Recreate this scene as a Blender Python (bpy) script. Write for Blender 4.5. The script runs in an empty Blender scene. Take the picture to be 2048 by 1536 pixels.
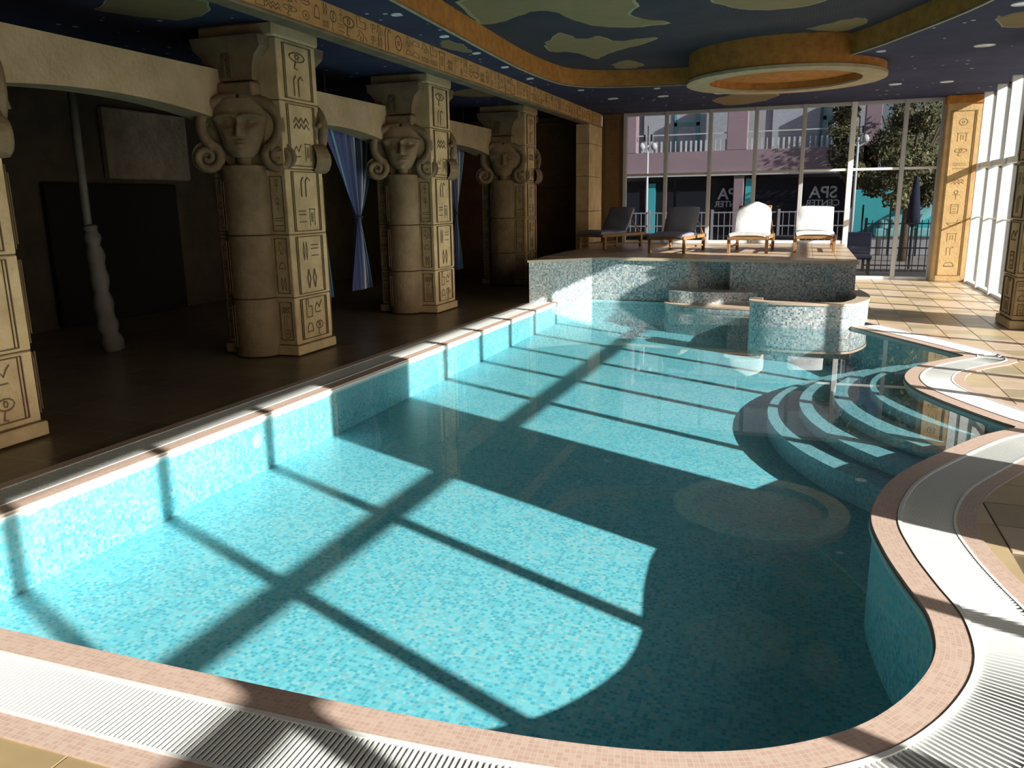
import bpy, bmesh, math, random
from mathutils import Vector, Matrix
from mathutils.geometry import tessellate_polygon
random.seed(7)
SC = bpy.context.scene
COL = SC.collection
PI = math.pi

# ------------------------------------------------------------------ camera
cam = bpy.data.cameras.new('camera')
cam.sensor_width = 36.0
cam.lens = 1590.0 / 2048.0 * 36.0
cam.clip_end = 300
camo = bpy.data.objects.new('camera', cam)
COL.objects.link(camo)
Rm = Matrix(((0.94074783, -0.0620539, 0.33338093),
             (0.3387922, 0.21433792, -0.91612177),
             (-0.01460725, 0.97478642, 0.22266131)))
camo.matrix_world = Matrix.Translation((0, 0, 1.6)) @ Rm.to_4x4()
SC.camera = camo

# ------------------------------------------------------------------ light
SUN_AZ, SUN_EL = math.radians(21.5), math.radians(23.7)
sun_dir = Vector((math.cos(SUN_AZ) * math.cos(SUN_EL), -math.sin(SUN_AZ) * math.cos(SUN_EL), math.sin(SUN_EL)))
sl = bpy.data.lights.new('sun', 'SUN')
sl.energy = 11.0
sl.angle = math.radians(0.55)
sl.color = (1.0, 0.95, 0.87)
so = bpy.data.objects.new('sun', sl)
COL.objects.link(so)
so.rotation_euler = sun_dir.to_track_quat('Z', 'Y').to_euler()
so.location = (20, -8, 15)

wld = bpy.data.worlds.new('sky')
SC.world = wld
wld.use_nodes = True
wn = wld.node_tree
wn.nodes.clear()
wo = wn.nodes.new('ShaderNodeOutputWorld')
wb = wn.nodes.new('ShaderNodeBackground')
ws = wn.nodes.new('ShaderNodeTexSky')
ws.sky_type = 'NISHITA'
ws.sun_disc = False
ws.sun_elevation = SUN_EL
ws.sun_rotation = math.radians(111.5)
ws.air_density = 1.0
ws.dust_density = 1.5
wb.inputs[1].default_value = 0.15
wn.links.new(ws.outputs[0], wb.inputs[0])
wn.links.new(wb.outputs[0], wo.inputs[0])

vs = SC.view_settings
vs.view_transform = 'Standard'
vs.look = 'None'
vs.gamma = 1.0
vs.use_curve_mapping = False
vs.exposure = 0.0
SC.cycles.blur_glossy = 0.3
SC.cycles.sample_clamp_indirect = 20
SC.cycles.max_bounces = 8
SC.cycles.diffuse_bounces = 2
SC.cycles.glossy_bounces = 4
SC.cycles.transmission_bounces = 6
SC.cycles.transparent_max_bounces = 12

# ------------------------------------------------------------------ materials
MATS = {}


class NT:
    def __init__(s, name):
        m = bpy.data.materials.new(name)
        m.use_nodes = True
        s.m = m
        s.t = m.node_tree
        s.t.nodes.clear()
        s.out = s.t.nodes.new('ShaderNodeOutputMaterial')
        MATS[name] = m

    def n(s, typ, **kw):
        nd = s.t.nodes.new('ShaderNode' + typ)
        for k, v in kw.items():
            setattr(nd, k, v)
        return nd

    def l(s, a, b):
        s.t.links.new(a, b)

    def val(s, sock, v):
        if isinstance(v, (int, float)):
            sock.default_value = v
        elif isinstance(v, tuple):
            sock.default_value = v if len(v) == len(sock.default_value) else (*v, 1)
        else:
            s.l(v, sock)

    def math(s, op, a, b=0.0):
        nd = s.n('Math', operation=op)
        s.val(nd.inputs[0], a)
        s.val(nd.inputs[1], b)
        return nd.outputs[0]

    def mix(s, f, a, b):
        nd = s.n('Mix', data_type='RGBA')
        s.val(nd.inputs[0], f)
        s.val(nd.inputs[6], a)
        s.val(nd.inputs[7], b)
        return nd.outputs[2]

    def ramp(s, f, stops, mode='LINEAR'):
        nd = s.n('ValToRGB')
        cr = nd.color_ramp
        cr.interpolation = mode
        while len(cr.elements) < len(stops):
            cr.elements.new(0.5)
        for e, (p, c) in zip(cr.elements, stops):
            e.position = p
            e.color = (*c, 1)
        s.val(nd.inputs[0], f)
        return nd.outputs[0]

    def noise(s, vec, scale, detail=4, rough=0.6):
        nd = s.n('TexNoise')
        nd.inputs['Scale'].default_value = scale
        nd.inputs['Detail'].default_value = detail
        nd.inputs['Roughness'].default_value = rough
        if vec is not None:
            s.l(vec, nd.inputs['Vector'])
        return nd.outputs[0]

    def bump(s, h, strength=0.3, dist=0.01):
        nd = s.n('Bump')
        nd.inputs['Strength'].default_value = strength
        nd.inputs['Distance'].default_value = dist
        s.l(h, nd.inputs['Height'])
        return nd.outputs[0]

    def surf(s, color, rough=0.6, normal=None, metal=0.0, spec=0.5, coat=0.0):
        b = s.n('BsdfPrincipled')
        s.val(b.inputs['Base Color'], color)
        s.val(b.inputs['Roughness'], rough)
        b.inputs['Metallic'].default_value = metal
        b.inputs['Specular IOR Level'].default_value = spec
        b.inputs['Coat Weight'].default_value = coat
        if normal is not None:
            s.l(normal, b.inputs['Normal'])
        s.l(b.outputs[0], s.out.inputs[0])
        return b


def simple(name, c1, c2=None, scale=6.0, rough=0.6, bump=0.0, metal=0.0, spec=0.5, bscale=None, world=False):
    t = NT(name)
    if world:
        vec = t.n('NewGeometry').outputs['Position']
    else:
        vec = t.n('TexCoord').outputs['Object']
    c = c1
    nz = None
    if c2 is not None:
        nz = t.noise(vec, scale)
        c = t.ramp(nz, [(0.3, c1), (0.7, c2)])
    nrm = None
    if bump:
        h = t.noise(vec, bscale or scale * 3, 6)
        nrm = t.bump(h, bump, 0.02)
    t.surf(c, rough, nrm, metal, spec)
    return t.m


def mosaic(name, size, stops, grout, rough=0.25, gw=0.1, patch=None, zfade=None, spec=0.5):
    """small square chips laid on the mesh's UVs (metres)"""
    t = NT(name)
    uv = t.n('TexCoord').outputs['UV']
    sc = t.n('VectorMath', operation='SCALE')
    t.l(uv, sc.inputs[0])
    sc.inputs['Scale'].default_value = 1.0 / size
    fl = t.n('VectorMath', operation='FLOOR')
    t.l(sc.outputs[0], fl.inputs[0])
    wn_ = t.n('TexWhiteNoise', noise_dimensions='3D')
    t.l(fl.outputs[0], wn_.inputs['Vector'])
    f = wn_.outputs['Value']
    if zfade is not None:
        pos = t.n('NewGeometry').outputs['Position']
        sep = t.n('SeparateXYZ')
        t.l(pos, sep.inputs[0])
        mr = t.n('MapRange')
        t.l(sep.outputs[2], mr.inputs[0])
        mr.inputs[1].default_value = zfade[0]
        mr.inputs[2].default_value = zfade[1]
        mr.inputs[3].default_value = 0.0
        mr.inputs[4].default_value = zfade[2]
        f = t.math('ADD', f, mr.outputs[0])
    if patch is not None:
        nz = t.noise(uv, patch, 3)
        f = t.math('ADD', f, t.math('MULTIPLY', t.math('SUBTRACT', nz, 0.5), 0.8))
    c = t.ramp(f, stops, 'CONSTANT')
    fr = t.n('VectorMath', operation='FRACTION')
    t.l(sc.outputs[0], fr.inputs[0])
    sp = t.n('SeparateXYZ')
    t.l(fr.outputs[0], sp.inputs[0])
    gx = t.math('MINIMUM', sp.outputs[0], t.math('SUBTRACT', 1.0, sp.outputs[0]))
    gy = t.math('MINIMUM', sp.outputs[1], t.math('SUBTRACT', 1.0, sp.outputs[1]))
    g = t.math('LESS_THAN', t.math('MINIMUM', gx, gy), gw)
    col = t.mix(g, c, grout)
    nrm = t.bump(t.math('SUBTRACT', 1.0, g), 0.15, 0.002)
    t.surf(col, rough, nrm, spec=spec)
    return t.m


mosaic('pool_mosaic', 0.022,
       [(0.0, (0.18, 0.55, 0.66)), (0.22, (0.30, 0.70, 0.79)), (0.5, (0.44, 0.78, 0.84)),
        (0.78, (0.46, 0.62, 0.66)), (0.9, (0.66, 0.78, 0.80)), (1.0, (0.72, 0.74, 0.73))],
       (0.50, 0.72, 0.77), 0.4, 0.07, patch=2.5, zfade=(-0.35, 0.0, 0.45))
mosaic('wall_mosaic', 0.025,
       [(0.0, (0.14, 0.21, 0.25)), (0.16, (0.34, 0.45, 0.47)), (0.40, (0.50, 0.52, 0.53)),
        (0.62, (0.28, 0.30, 0.36)), (0.76, (0.70, 0.68, 0.64)), (0.93, (0.46, 0.39, 0.41))],
       (0.50, 0.50, 0.50), 0.3, 0.08, patch=1.2)
mosaic('step_mosaic', 0.022,
       [(0.0, (0.26, 0.46, 0.52)), (0.3, (0.42, 0.56, 0.60)), (0.6, (0.52, 0.60, 0.62)), (0.85, (0.34, 0.42, 0.46))],
       (0.5, 0.58, 0.6), 0.4, 0.07)
mosaic('pink_mosaic', 0.0185,
       [(0.0, (0.57, 0.38, 0.31)), (0.35, (0.61, 0.42, 0.34)), (0.7, (0.64, 0.46, 0.38))],
       (0.64, 0.52, 0.44), 0.45, 0.07)

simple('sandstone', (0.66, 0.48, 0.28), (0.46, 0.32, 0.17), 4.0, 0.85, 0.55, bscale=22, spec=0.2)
simple('lintel_stone', (0.46, 0.34, 0.21), (0.33, 0.235, 0.135), 3.0, 0.85, 0.8, bscale=10, spec=0.2)
simple('grey_drape', (0.11, 0.10, 0.09), (0.07, 0.065, 0.058), 6.0, 0.9)
simple('aged_panel', (0.20, 0.16, 0.12), (0.12, 0.09, 0.06), 5.0, 0.85, 0.6)
simple('sandstone_shaded', (0.27, 0.19, 0.115), (0.165, 0.112, 0.065), 3.0, 0.85, 0.6, bscale=14, spec=0.2)  # column stone darkened so shafts, heads and capitals carry their shade in the colour
simple('sandstone_gold', (0.62, 0.42, 0.20), (0.50, 0.32, 0.15), 5.0, 0.8, 0.4, bscale=30, spec=0.2)
simple('carving', (0.15, 0.10, 0.055), None, rough=0.9, spec=0.1)
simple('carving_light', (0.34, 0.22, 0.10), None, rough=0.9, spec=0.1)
simple('orange_plaster', (0.58, 0.25, 0.06), (0.36, 0.14, 0.03), 9.0, 0.75, 0.3, bscale=40, spec=0.2, world=True)
simple('beam_stone', (0.62, 0.35, 0.14), (0.42, 0.23, 0.09), 6.0, 0.8, 0.6, bscale=30, spec=0.2, world=True)
simple('lip_plaster', (0.55, 0.44, 0.28), (0.42, 0.32, 0.19), 6.0, 0.8, spec=0.2)
simple('white_plastic', (0.84, 0.84, 0.82), None, rough=0.45)
simple('white_frame', (0.85, 0.85, 0.84), None, rough=0.4)
simple('grey_frame', (0.50, 0.50, 0.51), None, rough=0.4, metal=0.0)
simple('channel_dark', (0.05, 0.05, 0.05), None, rough=0.8)
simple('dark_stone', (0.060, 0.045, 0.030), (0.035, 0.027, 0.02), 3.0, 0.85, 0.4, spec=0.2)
simple('brown_stone', (0.34, 0.18, 0.08), (0.20, 0.11, 0.05), 3.0, 0.85, 0.6, bscale=9, spec=0.2)
simple('dark_void', (0.012, 0.011, 0.010), None, rough=0.9, spec=0.1)
simple('teak', (0.36, 0.20, 0.085), (0.25, 0.13, 0.05), 14.0, 0.6)
simple('cushion_white', (0.80, 0.80, 0.82), (0.74, 0.74, 0.77), 5.0, 0.9, 0.4, bscale=7)
simple('cushion_shade_slate', (0.30, 0.31, 0.40), (0.25, 0.26, 0.34), 5.0, 0.9, 0.4, bscale=7)  # slate tone puts the shade on the left loungers into their cushion colour
simple('lamp_white', (0.75, 0.75, 0.75), None, rough=0.4)
simple('lamp_lens', (0.85, 0.87, 0.88), None, rough=0.15)
simple('pink_render', (0.46, 0.34, 0.36), (0.42, 0.30, 0.33), 2.0, 0.9)
simple('ext_grey', (0.58, 0.59, 0.60), (0.48, 0.49, 0.51), 1.5, 0.8)
simple('ext_white', (0.80, 0.80, 0.78), None, rough=0.6)
simple('ext_glass_dark', (0.03, 0.035, 0.045), None, rough=0.1)
simple('curtain_grey', (0.62, 0.66, 0.68), (0.48, 0.52, 0.55), 9.0, 0.8)
simple('teal_frame', (0.20, 0.52, 0.54), None, rough=0.5)
simple('turquoise', (0.10, 0.66, 0.68), (0.08, 0.56, 0.60), 1.0, 0.5)
simple('turquoise_light', (0.35, 0.78, 0.78), None, rough=0.4)
simple('black_iron', (0.02, 0.02, 0.022), None, rough=0.5)
simple('asphalt', (0.13, 0.12, 0.115), (0.08, 0.08, 0.08), 1.2, 0.9, world=True)
simple('pavement', (0.50, 0.45, 0.38), (0.40, 0.36, 0.31), 0.8, 0.9, world=True)
simple('bark', (0.20, 0.15, 0.10), (0.12, 0.09, 0.06), 7.0, 0.95, 0.5)
simple('leaf_dark', (0.08, 0.085, 0.03), (0.16, 0.155, 0.06), 1.6, 0.7, world=True)
simple('leaf_light', (0.30, 0.28, 0.12), (0.38, 0.34, 0.16), 1.6, 0.7, world=True)
simple('navy_cloth', (0.03, 0.035, 0.07), None, rough=0.9)
simple('continent_green', (0.24, 0.18, 0.08), (0.32, 0.20, 0.10), 3.0, 0.9, world=True)
simple('continent_brown', (0.28, 0.18, 0.08), (0.20, 0.15, 0.07), 3.0, 0.9, world=True)
simple('continent_rim', (0.36, 0.31, 0.17), None, rough=0.9)
simple('wood_panel', (0.20, 0.11, 0.045), (0.14, 0.08, 0.03), 5.0, 0.7)
simple('tile_sand', (0.60, 0.45, 0.27), (0.50, 0.37, 0.22), 3.5, 0.35, world=True)
simple('tile_rose', (0.66, 0.50, 0.38), (0.58, 0.43, 0.32), 3.5, 0.35, world=True)
simple('tile_ochre', (0.44, 0.32, 0.17), (0.36, 0.26, 0.14), 3.5, 0.35, world=True)
simple('tile_brown', (0.26, 0.12, 0.05), (0.34, 0.18, 0.08), 3.5, 0.35, world=True)
simple('tile_olive', (0.46, 0.38, 0.25), (0.40, 0.33, 0.21), 3.5, 0.35, world=True)

# floor base with tile pattern (far left side, where single tiles cannot be told apart)
t = NT('floor_tile')
pos = t.n('NewGeometry').outputs['Position']
br = t.n('TexBrick')
br.offset = 0.0
t.l(pos, br.inputs['Vector'])
br.inputs['Color1'].default_value = (0.22, 0.16, 0.09, 1)
br.inputs['Color2'].default_value = (0.14, 0.10, 0.065, 1)
br.inputs['Mortar'].default_value = (0.25, 0.22, 0.18, 1)
br.inputs['Scale'].default_value = 1.0
br.inputs['Mortar Size'].default_value = 0.006
br.inputs['Brick Width'].default_value = 0.33
br.inputs['Row Height'].default_value = 0.33
t.surf(br.outputs[0], 0.32)

# ceilings
t = NT('blue_ceiling')
pos = t.n('NewGeometry').outputs['Position']
vo = t.n('TexVoronoi')
vo.inputs['Scale'].default_value = 4.6
t.l(pos, vo.inputs['Vector'])
wn2 = t.n('TexWhiteNoise', noise_dimensions='3D')
t.l(vo.outputs['Position'], wn2.inputs['Vector'])
rad = t.math('MULTIPLY', wn2.outputs['Value'], 0.15)
star = t.math('LESS_THAN', vo.outputs['Distance'], rad)
base = t.ramp(t.noise(pos, 1.2), [(0.3, (0.032, 0.036, 0.080)), (0.7, (0.056, 0.060, 0.108))])
t.surf(t.mix(star, base, (0.6, 0.62, 0.58)), 0.85, spec=0.2)
t = NT('map_ceiling')
pos = t.n('NewGeometry').outputs['Position']
nz = t.noise(pos, 1.0)
base = t.ramp(nz, [(0.3, (0.050, 0.046, 0.062)), (0.7, (0.085, 0.074, 0.082))])
wv = t.n('TexWave')
wv.inputs['Scale'].default_value = 9.0
wv.inputs['Distortion'].default_value = 1.5
t.l(pos, wv.inputs['Vector'])
t.surf(t.mix(t.math('MULTIPLY', wv.outputs[1], 0.35), base, (0.03, 0.035, 0.05)), 0.9, spec=0.2)

# striped curtain cloth (UV.x across the cloth)
t = NT('striped_cloth')
uv = t.n('TexCoord').outputs['UV']
sep = t.n('SeparateXYZ')
t.l(uv, sep.inputs[0])
fr = t.math('FRACT', t.math('MULTIPLY', sep.outputs[0], 7.0))
c = t.ramp(fr, [(0.0, (0.045, 0.055, 0.16)), (0.42, (0.10, 0.12, 0.20)), (0.62, (0.55, 0.56, 0.58)),
                (0.74, (0.06, 0.07, 0.19)), (0.90, (0.10, 0.28, 0.30))], 'CONSTANT')
t.surf(c, 0.8)

# glass panes
def pane_mat(name, tint, ior):
    t = NT(name)
    tr = t.n('BsdfTransparent')
    tr.inputs[0].default_value = (*tint, 1)
    gl = t.n('BsdfGlossy')
    gl.inputs['Roughness'].default_value = 0.0
    fz = t.n('Fresnel')
    fz.inputs[0].default_value = ior
    mx = t.n('MixShader')
    t.l(fz.outputs[0], mx.inputs[0])
    t.l(tr.outputs[0], mx.inputs[1])
    t.l(gl.outputs[0], mx.inputs[2])
    t.l(mx.outputs[0], t.out.inputs[0])


pane_mat('clear_glass', (0.95, 0.97, 0.97), 1.2)
pane_mat('tinted_glass', (0.52, 0.53, 0.56), 1.4)

# water
t = NT('water')
tr = t.n('BsdfTransparent')
tr.inputs[0].default_value = (0.70, 0.95, 0.98, 1)
gl = t.n('BsdfGlossy')
gl.inputs['Roughness'].default_value = 0.0
ge = t.n('NewGeometry')
dp = t.n('VectorMath', operation='DOT_PRODUCT')
t.l(ge.outputs['Normal'], dp.inputs[0])
t.l(ge.outputs['Incoming'], dp.inputs[1])
ca = t.math('ABSOLUTE', dp.outputs['Value'])
fw = t.math('ADD', 0.02, t.math('MULTIPLY', 0.98, t.math('POWER', t.math('SUBTRACT', 1.0, ca), 4.2)))
mx = t.n('MixShader')
t.l(fw, mx.inputs[0])
t.l(tr.outputs[0], mx.inputs[1])
t.l(gl.outputs[0], mx.inputs[2])
t.l(mx.outputs[0], t.out.inputs[0])


# ------------------------------------------------------------------ mesh helpers
class MB:
    def __init__(s):
        s.v, s.f, s.uv = [], [], []

    def add(s, vs, fs, uvs=None):
        b = len(s.v)
        s.v += [tuple(p) for p in vs]
        for k, f in enumerate(fs):
            s.f.append(tuple(i + b for i in f))
            s.uv.append(uvs[k] if uvs else None)
        return s

    def box(s, a, b, M=None):
        x0, y0, z0 = a
        x1, y1, z1 = b
        v = [Vector(p) for p in ((x0, y0, z0), (x1, y0, z0), (x1, y1, z0), (x0, y1, z0),
                                 (x0, y0, z1), (x1, y0, z1), (x1, y1, z1), (x0, y1, z1))]
        if M is not None:
            v = [M @ p for p in v]
        f = [(0, 3, 2, 1), (4, 5, 6, 7), (0, 1, 5, 4), (1, 2, 6, 5), (2, 3, 7, 6), (3, 0, 4, 7)]
        dx, dy, dz = abs(x1 - x0), abs(y1 - y0), abs(z1 - z0)
        u = []
        for q in f:
            n = (v[q[1]] - v[q[0]]).cross(v[q[2]] - v[q[0]])
            a_ = [abs(n.x), abs(n.y), abs(n.z)]
            k = a_.index(max(a_))
            pr = {0: (1, 2), 1: (0, 2), 2: (0, 1)}[k]
            u.append([(v[i][pr[0]], v[i][pr[1]]) for i in q])
        return s.add(v, f, u)

    def bbox(s, a, b, r=0.01):
        """box with chamfered edges"""
        x0, y0, z0 = a
        x1, y1, z1 = b
        vs = []
        idx = {}
        for ix, x in enumerate((x0, x1)):
            for iy, y in enumerate((y0, y1)):
                for iz, z in enumerate((z0, z1)):
                    sx, sy, sz = (r if ix == 0 else -r), (r if iy == 0 else -r), (r if iz == 0 else -r)
                    for k in range(3):
                        p = [x + sx, y + sy, z + sz]
                        p[k] = (x, y, z)[k]
                        idx[ix, iy, iz, k] = len(vs)
                        vs.append(tuple(p))
        fs = []
        for k in range(3):
            o = [i for i in range(3) if i != k]
            for side in (0, 1):
                q = []
                for a_, b_ in ((0, 0), (1, 0), (1, 1), (0, 1)):
                    c = [0, 0, 0]
                    c[k] = side
                    c[o[0]] = a_
                    c[o[1]] = b_
                    q.append(idx[c[0], c[1], c[2], k])
                fs.append(tuple(q))
        for k in range(3):           # edges along axis k
            o = [i for i in range(3) if i != k]
            for a_ in (0, 1):
                for b_ in (0, 1):
                    q = []
                    for e, fc in ((0, o[0]), (1, o[0]), (1, o[1]), (0, o[1])):
                        c = [0, 0, 0]
                        c[k] = e
                        c[o[0]] = a_
                        c[o[1]] = b_
                        q.append(idx[c[0], c[1], c[2], fc])
                    fs.append(tuple(q))
        for c in [(a_, b_, d_) for a_ in (0, 1) for b_ in (0, 1) for d_ in (0, 1)]:
            fs.append(tuple(idx[c[0], c[1], c[2], k] for k in range(3)))
        cx, cy, cz = (x0 + x1) / 2, (y0 + y1) / 2, (z0 + z1) / 2
        C0 = Vector((cx, cy, cz))
        out = []
        for f in fs:
            p = [Vector(vs[i]) for i in f]
            n = (p[1] - p[0]).cross(p[2] - p[0])
            if n.dot(sum(p, Vector()) / len(p) - C0) < 0:
                f = f[::-1]
            out.append(f)
        return s.add(vs, out)

    def tube(s, pts, r, seg=8, closed=False, cap=True, flat=1.0):
        pts = [Vector(p) for p in pts]
        n = len(pts)
        rs = r if isinstance(r, (list, tuple)) else [r] * n
        vs, fs = [], []
        up = Vector((0, 0, 1))
        prev = None
        for i, p in enumerate(pts):
            if closed:
                d = pts[(i + 1) % n] - pts[i - 1]
            else:
                d = pts[min(i + 1, n - 1)] - pts[max(i - 1, 0)]
            d.normalize()
            if prev is None:
                a = d.cross(up)
                if a.length < 0.05:
                    a = d.cross(Vector((0, 1, 0)))
            else:
                a = prev - d * prev.dot(d)
            a.normalize()
            prev = a
            b = d.cross(a)
            for k in range(seg):
                th = 2 * PI * k / seg
                vs.append(p + a * (math.cos(th) * rs[i]) + b * (math.sin(th) * rs[i] * flat))
        m = n if closed else n - 1
        for i in range(m):
            j = (i + 1) % n
            for k in range(seg):
                k2 = (k + 1) % seg
                fs.append((i * seg + k, i * seg + k2, j * seg + k2, j * seg + k))
        if cap and not closed:
            fs.append(tuple(range(seg))[::-1])
            fs.append(tuple((n - 1) * seg + k for k in range(seg)))
        return s.add(vs, fs)

    def prism(s, poly, z0, z1, caps=True, uvs=True):
        """poly: CCW xy outline extruded from z0 to z1, with UVs in metres"""
        n = len(poly)
        vs = [(x, y, z0) for x, y in poly] + [(x, y, z1) for x, y in poly]
        fs, uv = [], []
        L = 0.0
        for i in range(n):
            j = (i + 1) % n
            d = math.hypot(poly[j][0] - poly[i][0], poly[j][1] - poly[i][1])
            fs.append((i, j, n + j, n + i))
            uv.append([(L, z0), (L + d, z0), (L + d, z1), (L, z1)])
            L += d
        if caps:
            tri = tessellate_polygon([[Vector((x, y, 0)) for x, y in poly]])
            for a, b, c in tri:
                pa, pb, pc = (Vector((*poly[i], 0)) for i in (a, b, c))
                if (pb - pa).cross(pc - pa).z < 0:
                    b, c = c, b
                fs.append((n + a, n + b, n + c))
                uv.append([poly[a], poly[b], poly[c]])
                fs.append((a, c, b))
                uv.append([poly[a], poly[c], poly[b]])
        return s.add(vs, fs, uv)

    def lathe(s, prof, seg=24, a0=0.0, a1=2 * PI, c=(0, 0)):
        full = abs(a1 - a0 - 2 * PI) < 1e-6
        m = seg if full else seg + 1
        vs, fs = [], []
        for r, z in prof:
            for k in range(m):
                th = a0 + (a1 - a0) * k / seg
                vs.append((c[0] + r * math.cos(th), c[1] + r * math.sin(th), z))
        for i in range(len(prof) - 1):
            for k in range(seg):
                k2 = (k + 1) % m
                fs.append((i * m + k, i * m + k2, (i + 1) * m + k2, (i + 1) * m + k))
        return s.add(vs, fs)

    def build(s, name, mat, parent=None, smooth=False, angle=None):
        me = bpy.data.meshes.new(name)
        me.from_pydata(s.v, [], s.f)
        if any(u is not None for u in s.uv):
            ul = me.uv_layers.new(name='uv')
            li = 0
            for f, u in zip(s.f, s.uv):
                for k in range(len(f)):
                    ul.data[li + k].uv = u[k] if u else (0, 0)
                li += len(f)
        me.materials.append(MATS[mat])
        if smooth:
            me.shade_smooth()
            if angle:
                me.set_sharp_from_angle(angle=angle)
        me.update()
        o = bpy.data.objects.new(name, me)
        COL.objects.link(o)
        if parent is not None:
            o.parent = parent
        return o


def empty(name, loc=(0, 0, 0), rz=0.0, parent=None):
    o = bpy.data.objects.new(name, None)
    o.empty_display_size = 0.1
    o.location = loc
    o.rotation_euler = (0, 0, rz)
    COL.objects.link(o)
    if parent is not None:
        o.parent = parent
    return o


def tag(o, label, cat, group=None, kind=None):
    o['label'] = label
    o['category'] = cat
    if group:
        o['group'] = group
    if kind:
        o['kind'] = kind
    return o


def struct(o, label=None, cat=None):
    o['kind'] = 'structure'
    if label:
        o['label'] = label
    if cat:
        o['category'] = cat
    return o


def inst(src, parent, loc=(0, 0, 0), rot=(0, 0, 0), scale=(1, 1, 1), name=None):
    c = src.copy()
    if name:
        c.name = name
    COL.objects.link(c)
    c.parent = parent
    c.location = loc
    c.rotation_euler = rot
    c.scale = scale
    return c


def inst_mesh(me, name, parent, loc=(0, 0, 0), rot=(0, 0, 0), scale=(1, 1, 1)):
    c = bpy.data.objects.new(name, me)
    COL.objects.link(c)
    c.parent = parent
    c.location = loc
    c.rotation_euler = rot
    c.scale = scale
    return c


def catmull(P, n=8):
    out = []
    for i in range(len(P) - 1):
        p0 = P[max(i - 1, 0)]
        p1, p2 = P[i], P[i + 1]
        p3 = P[min(i + 2, len(P) - 1)]
        for k in range(n):
            u = k / n
            out.append(tuple(0.5 * ((2 * b) + (-a + c) * u + (2 * a - 5 * b + 4 * c - d) * u * u +
                                    (-a + 3 * b - 3 * c + d) * u ** 3) for a, b, c, d in zip(p0, p1, p2, p3)))
    out.append(tuple(P[-1]))
    return out


def resample(P, d):
    out = [P[0]]
    acc = 0.0
    for a, b in zip(P[:-1], P[1:]):
        L = math.hypot(b[0] - a[0], b[1] - a[1])
        if L < 1e-9:
            continue
        t_ = d - acc
        while t_ <= L:
            out.append((a[0] + (b[0] - a[0]) * t_ / L, a[1] + (b[1] - a[1]) * t_ / L))
            t_ += d
        acc = L - (t_ - d)
    if math.hypot(out[-1][0] - P[-1][0], out[-1][1] - P[-1][1]) > d * 0.3:
        out.append(P[-1])
    return out


def normals(P):
    N = []
    for i in range(len(P)):
        a, b = P[max(i - 1, 0)], P[min(i + 1, len(P) - 1)]
        dx, dy = b[0] - a[0], b[1] - a[1]
        L = math.hypot(dx, dy) or 1
        N.append((dy / L, -dx / L))
    return N


def flatpoly(poly, z, up=True, holes=()):
    loops = [[Vector((x, y, 0)) for x, y in poly]] + [[Vector((x, y, 0)) for x, y in h] for h in holes]
    allp = [p for lp in loops for p in lp]
    m = MB()
    tri = tessellate_polygon(loops)
    fs, uv = [], []
    for a, b, c in tri:
        cr = (allp[b] - allp[a]).cross(allp[c] - allp[a]).z
        if abs(cr) < 1e-10:
            continue
        if (cr < 0) == up:
            b, c = c, b
        fs.append((a, b, c))
        uv.append([(allp[i].x, allp[i].y) for i in (a, b, c)])
    m.add([(p.x, p.y, z) for p in allp], fs, uv)
    return m


# ------------------------------------------------------------------ pool outline
left = [(-3.72, 12.50), (-3.985, 2.35)]
corner = [(-3.985, 2.35), (-3.95, 2.12), (-3.82, 1.99), (-3.6, 1.955)]
near = [(-3.6, 1.955), (-2.8, 1.955), (-2.0, 1.96), (-1.31, 1.97), (-0.95, 1.985), (-0.63, 2.01), (-0.33, 2.06), (-0.09, 2.14),
        (0.09, 2.24), (0.26, 2.38), (0.39, 2.55), (0.49, 2.74), (0.545, 2.9), (0.565, 3.05), (0.56, 3.24),
        (0.51, 3.47), (0.455, 3.78), (0.425, 4.17), (0.49, 4.56), (0.64, 4.98), (0.93, 5.49), (1.21, 5.93),
        (1.42, 6.17), (1.50, 6.26), (1.49, 6.32), (1.42, 6.42), (1.29, 6.66), (1.10, 7.06), (0.98, 7.42), (0.955, 7.83), (1.06, 8.26),
        (1.23, 8.57), (1.46, 8.87), (1.60, 9.02), (1.63, 9.09), (1.60, 9.18), (1.34, 9.67), (0.89, 10.44), (0.64, 10.86)]
EDGE = resample(left + catmull(corner, 6)[1:] + catmull(near, 8)[1:], 0.05)
ENOR = normals(EDGE)
FAR = [(0.62, 11.4), (0.70, 12.60), (-3.25, 12.93)]
WATER_OUT = EDGE + FAR


def off(d, P=EDGE, N=ENOR):
    return [(p[0] + n[0] * d, p[1] + n[1] * d) for p, n in zip(P, N)]


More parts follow.
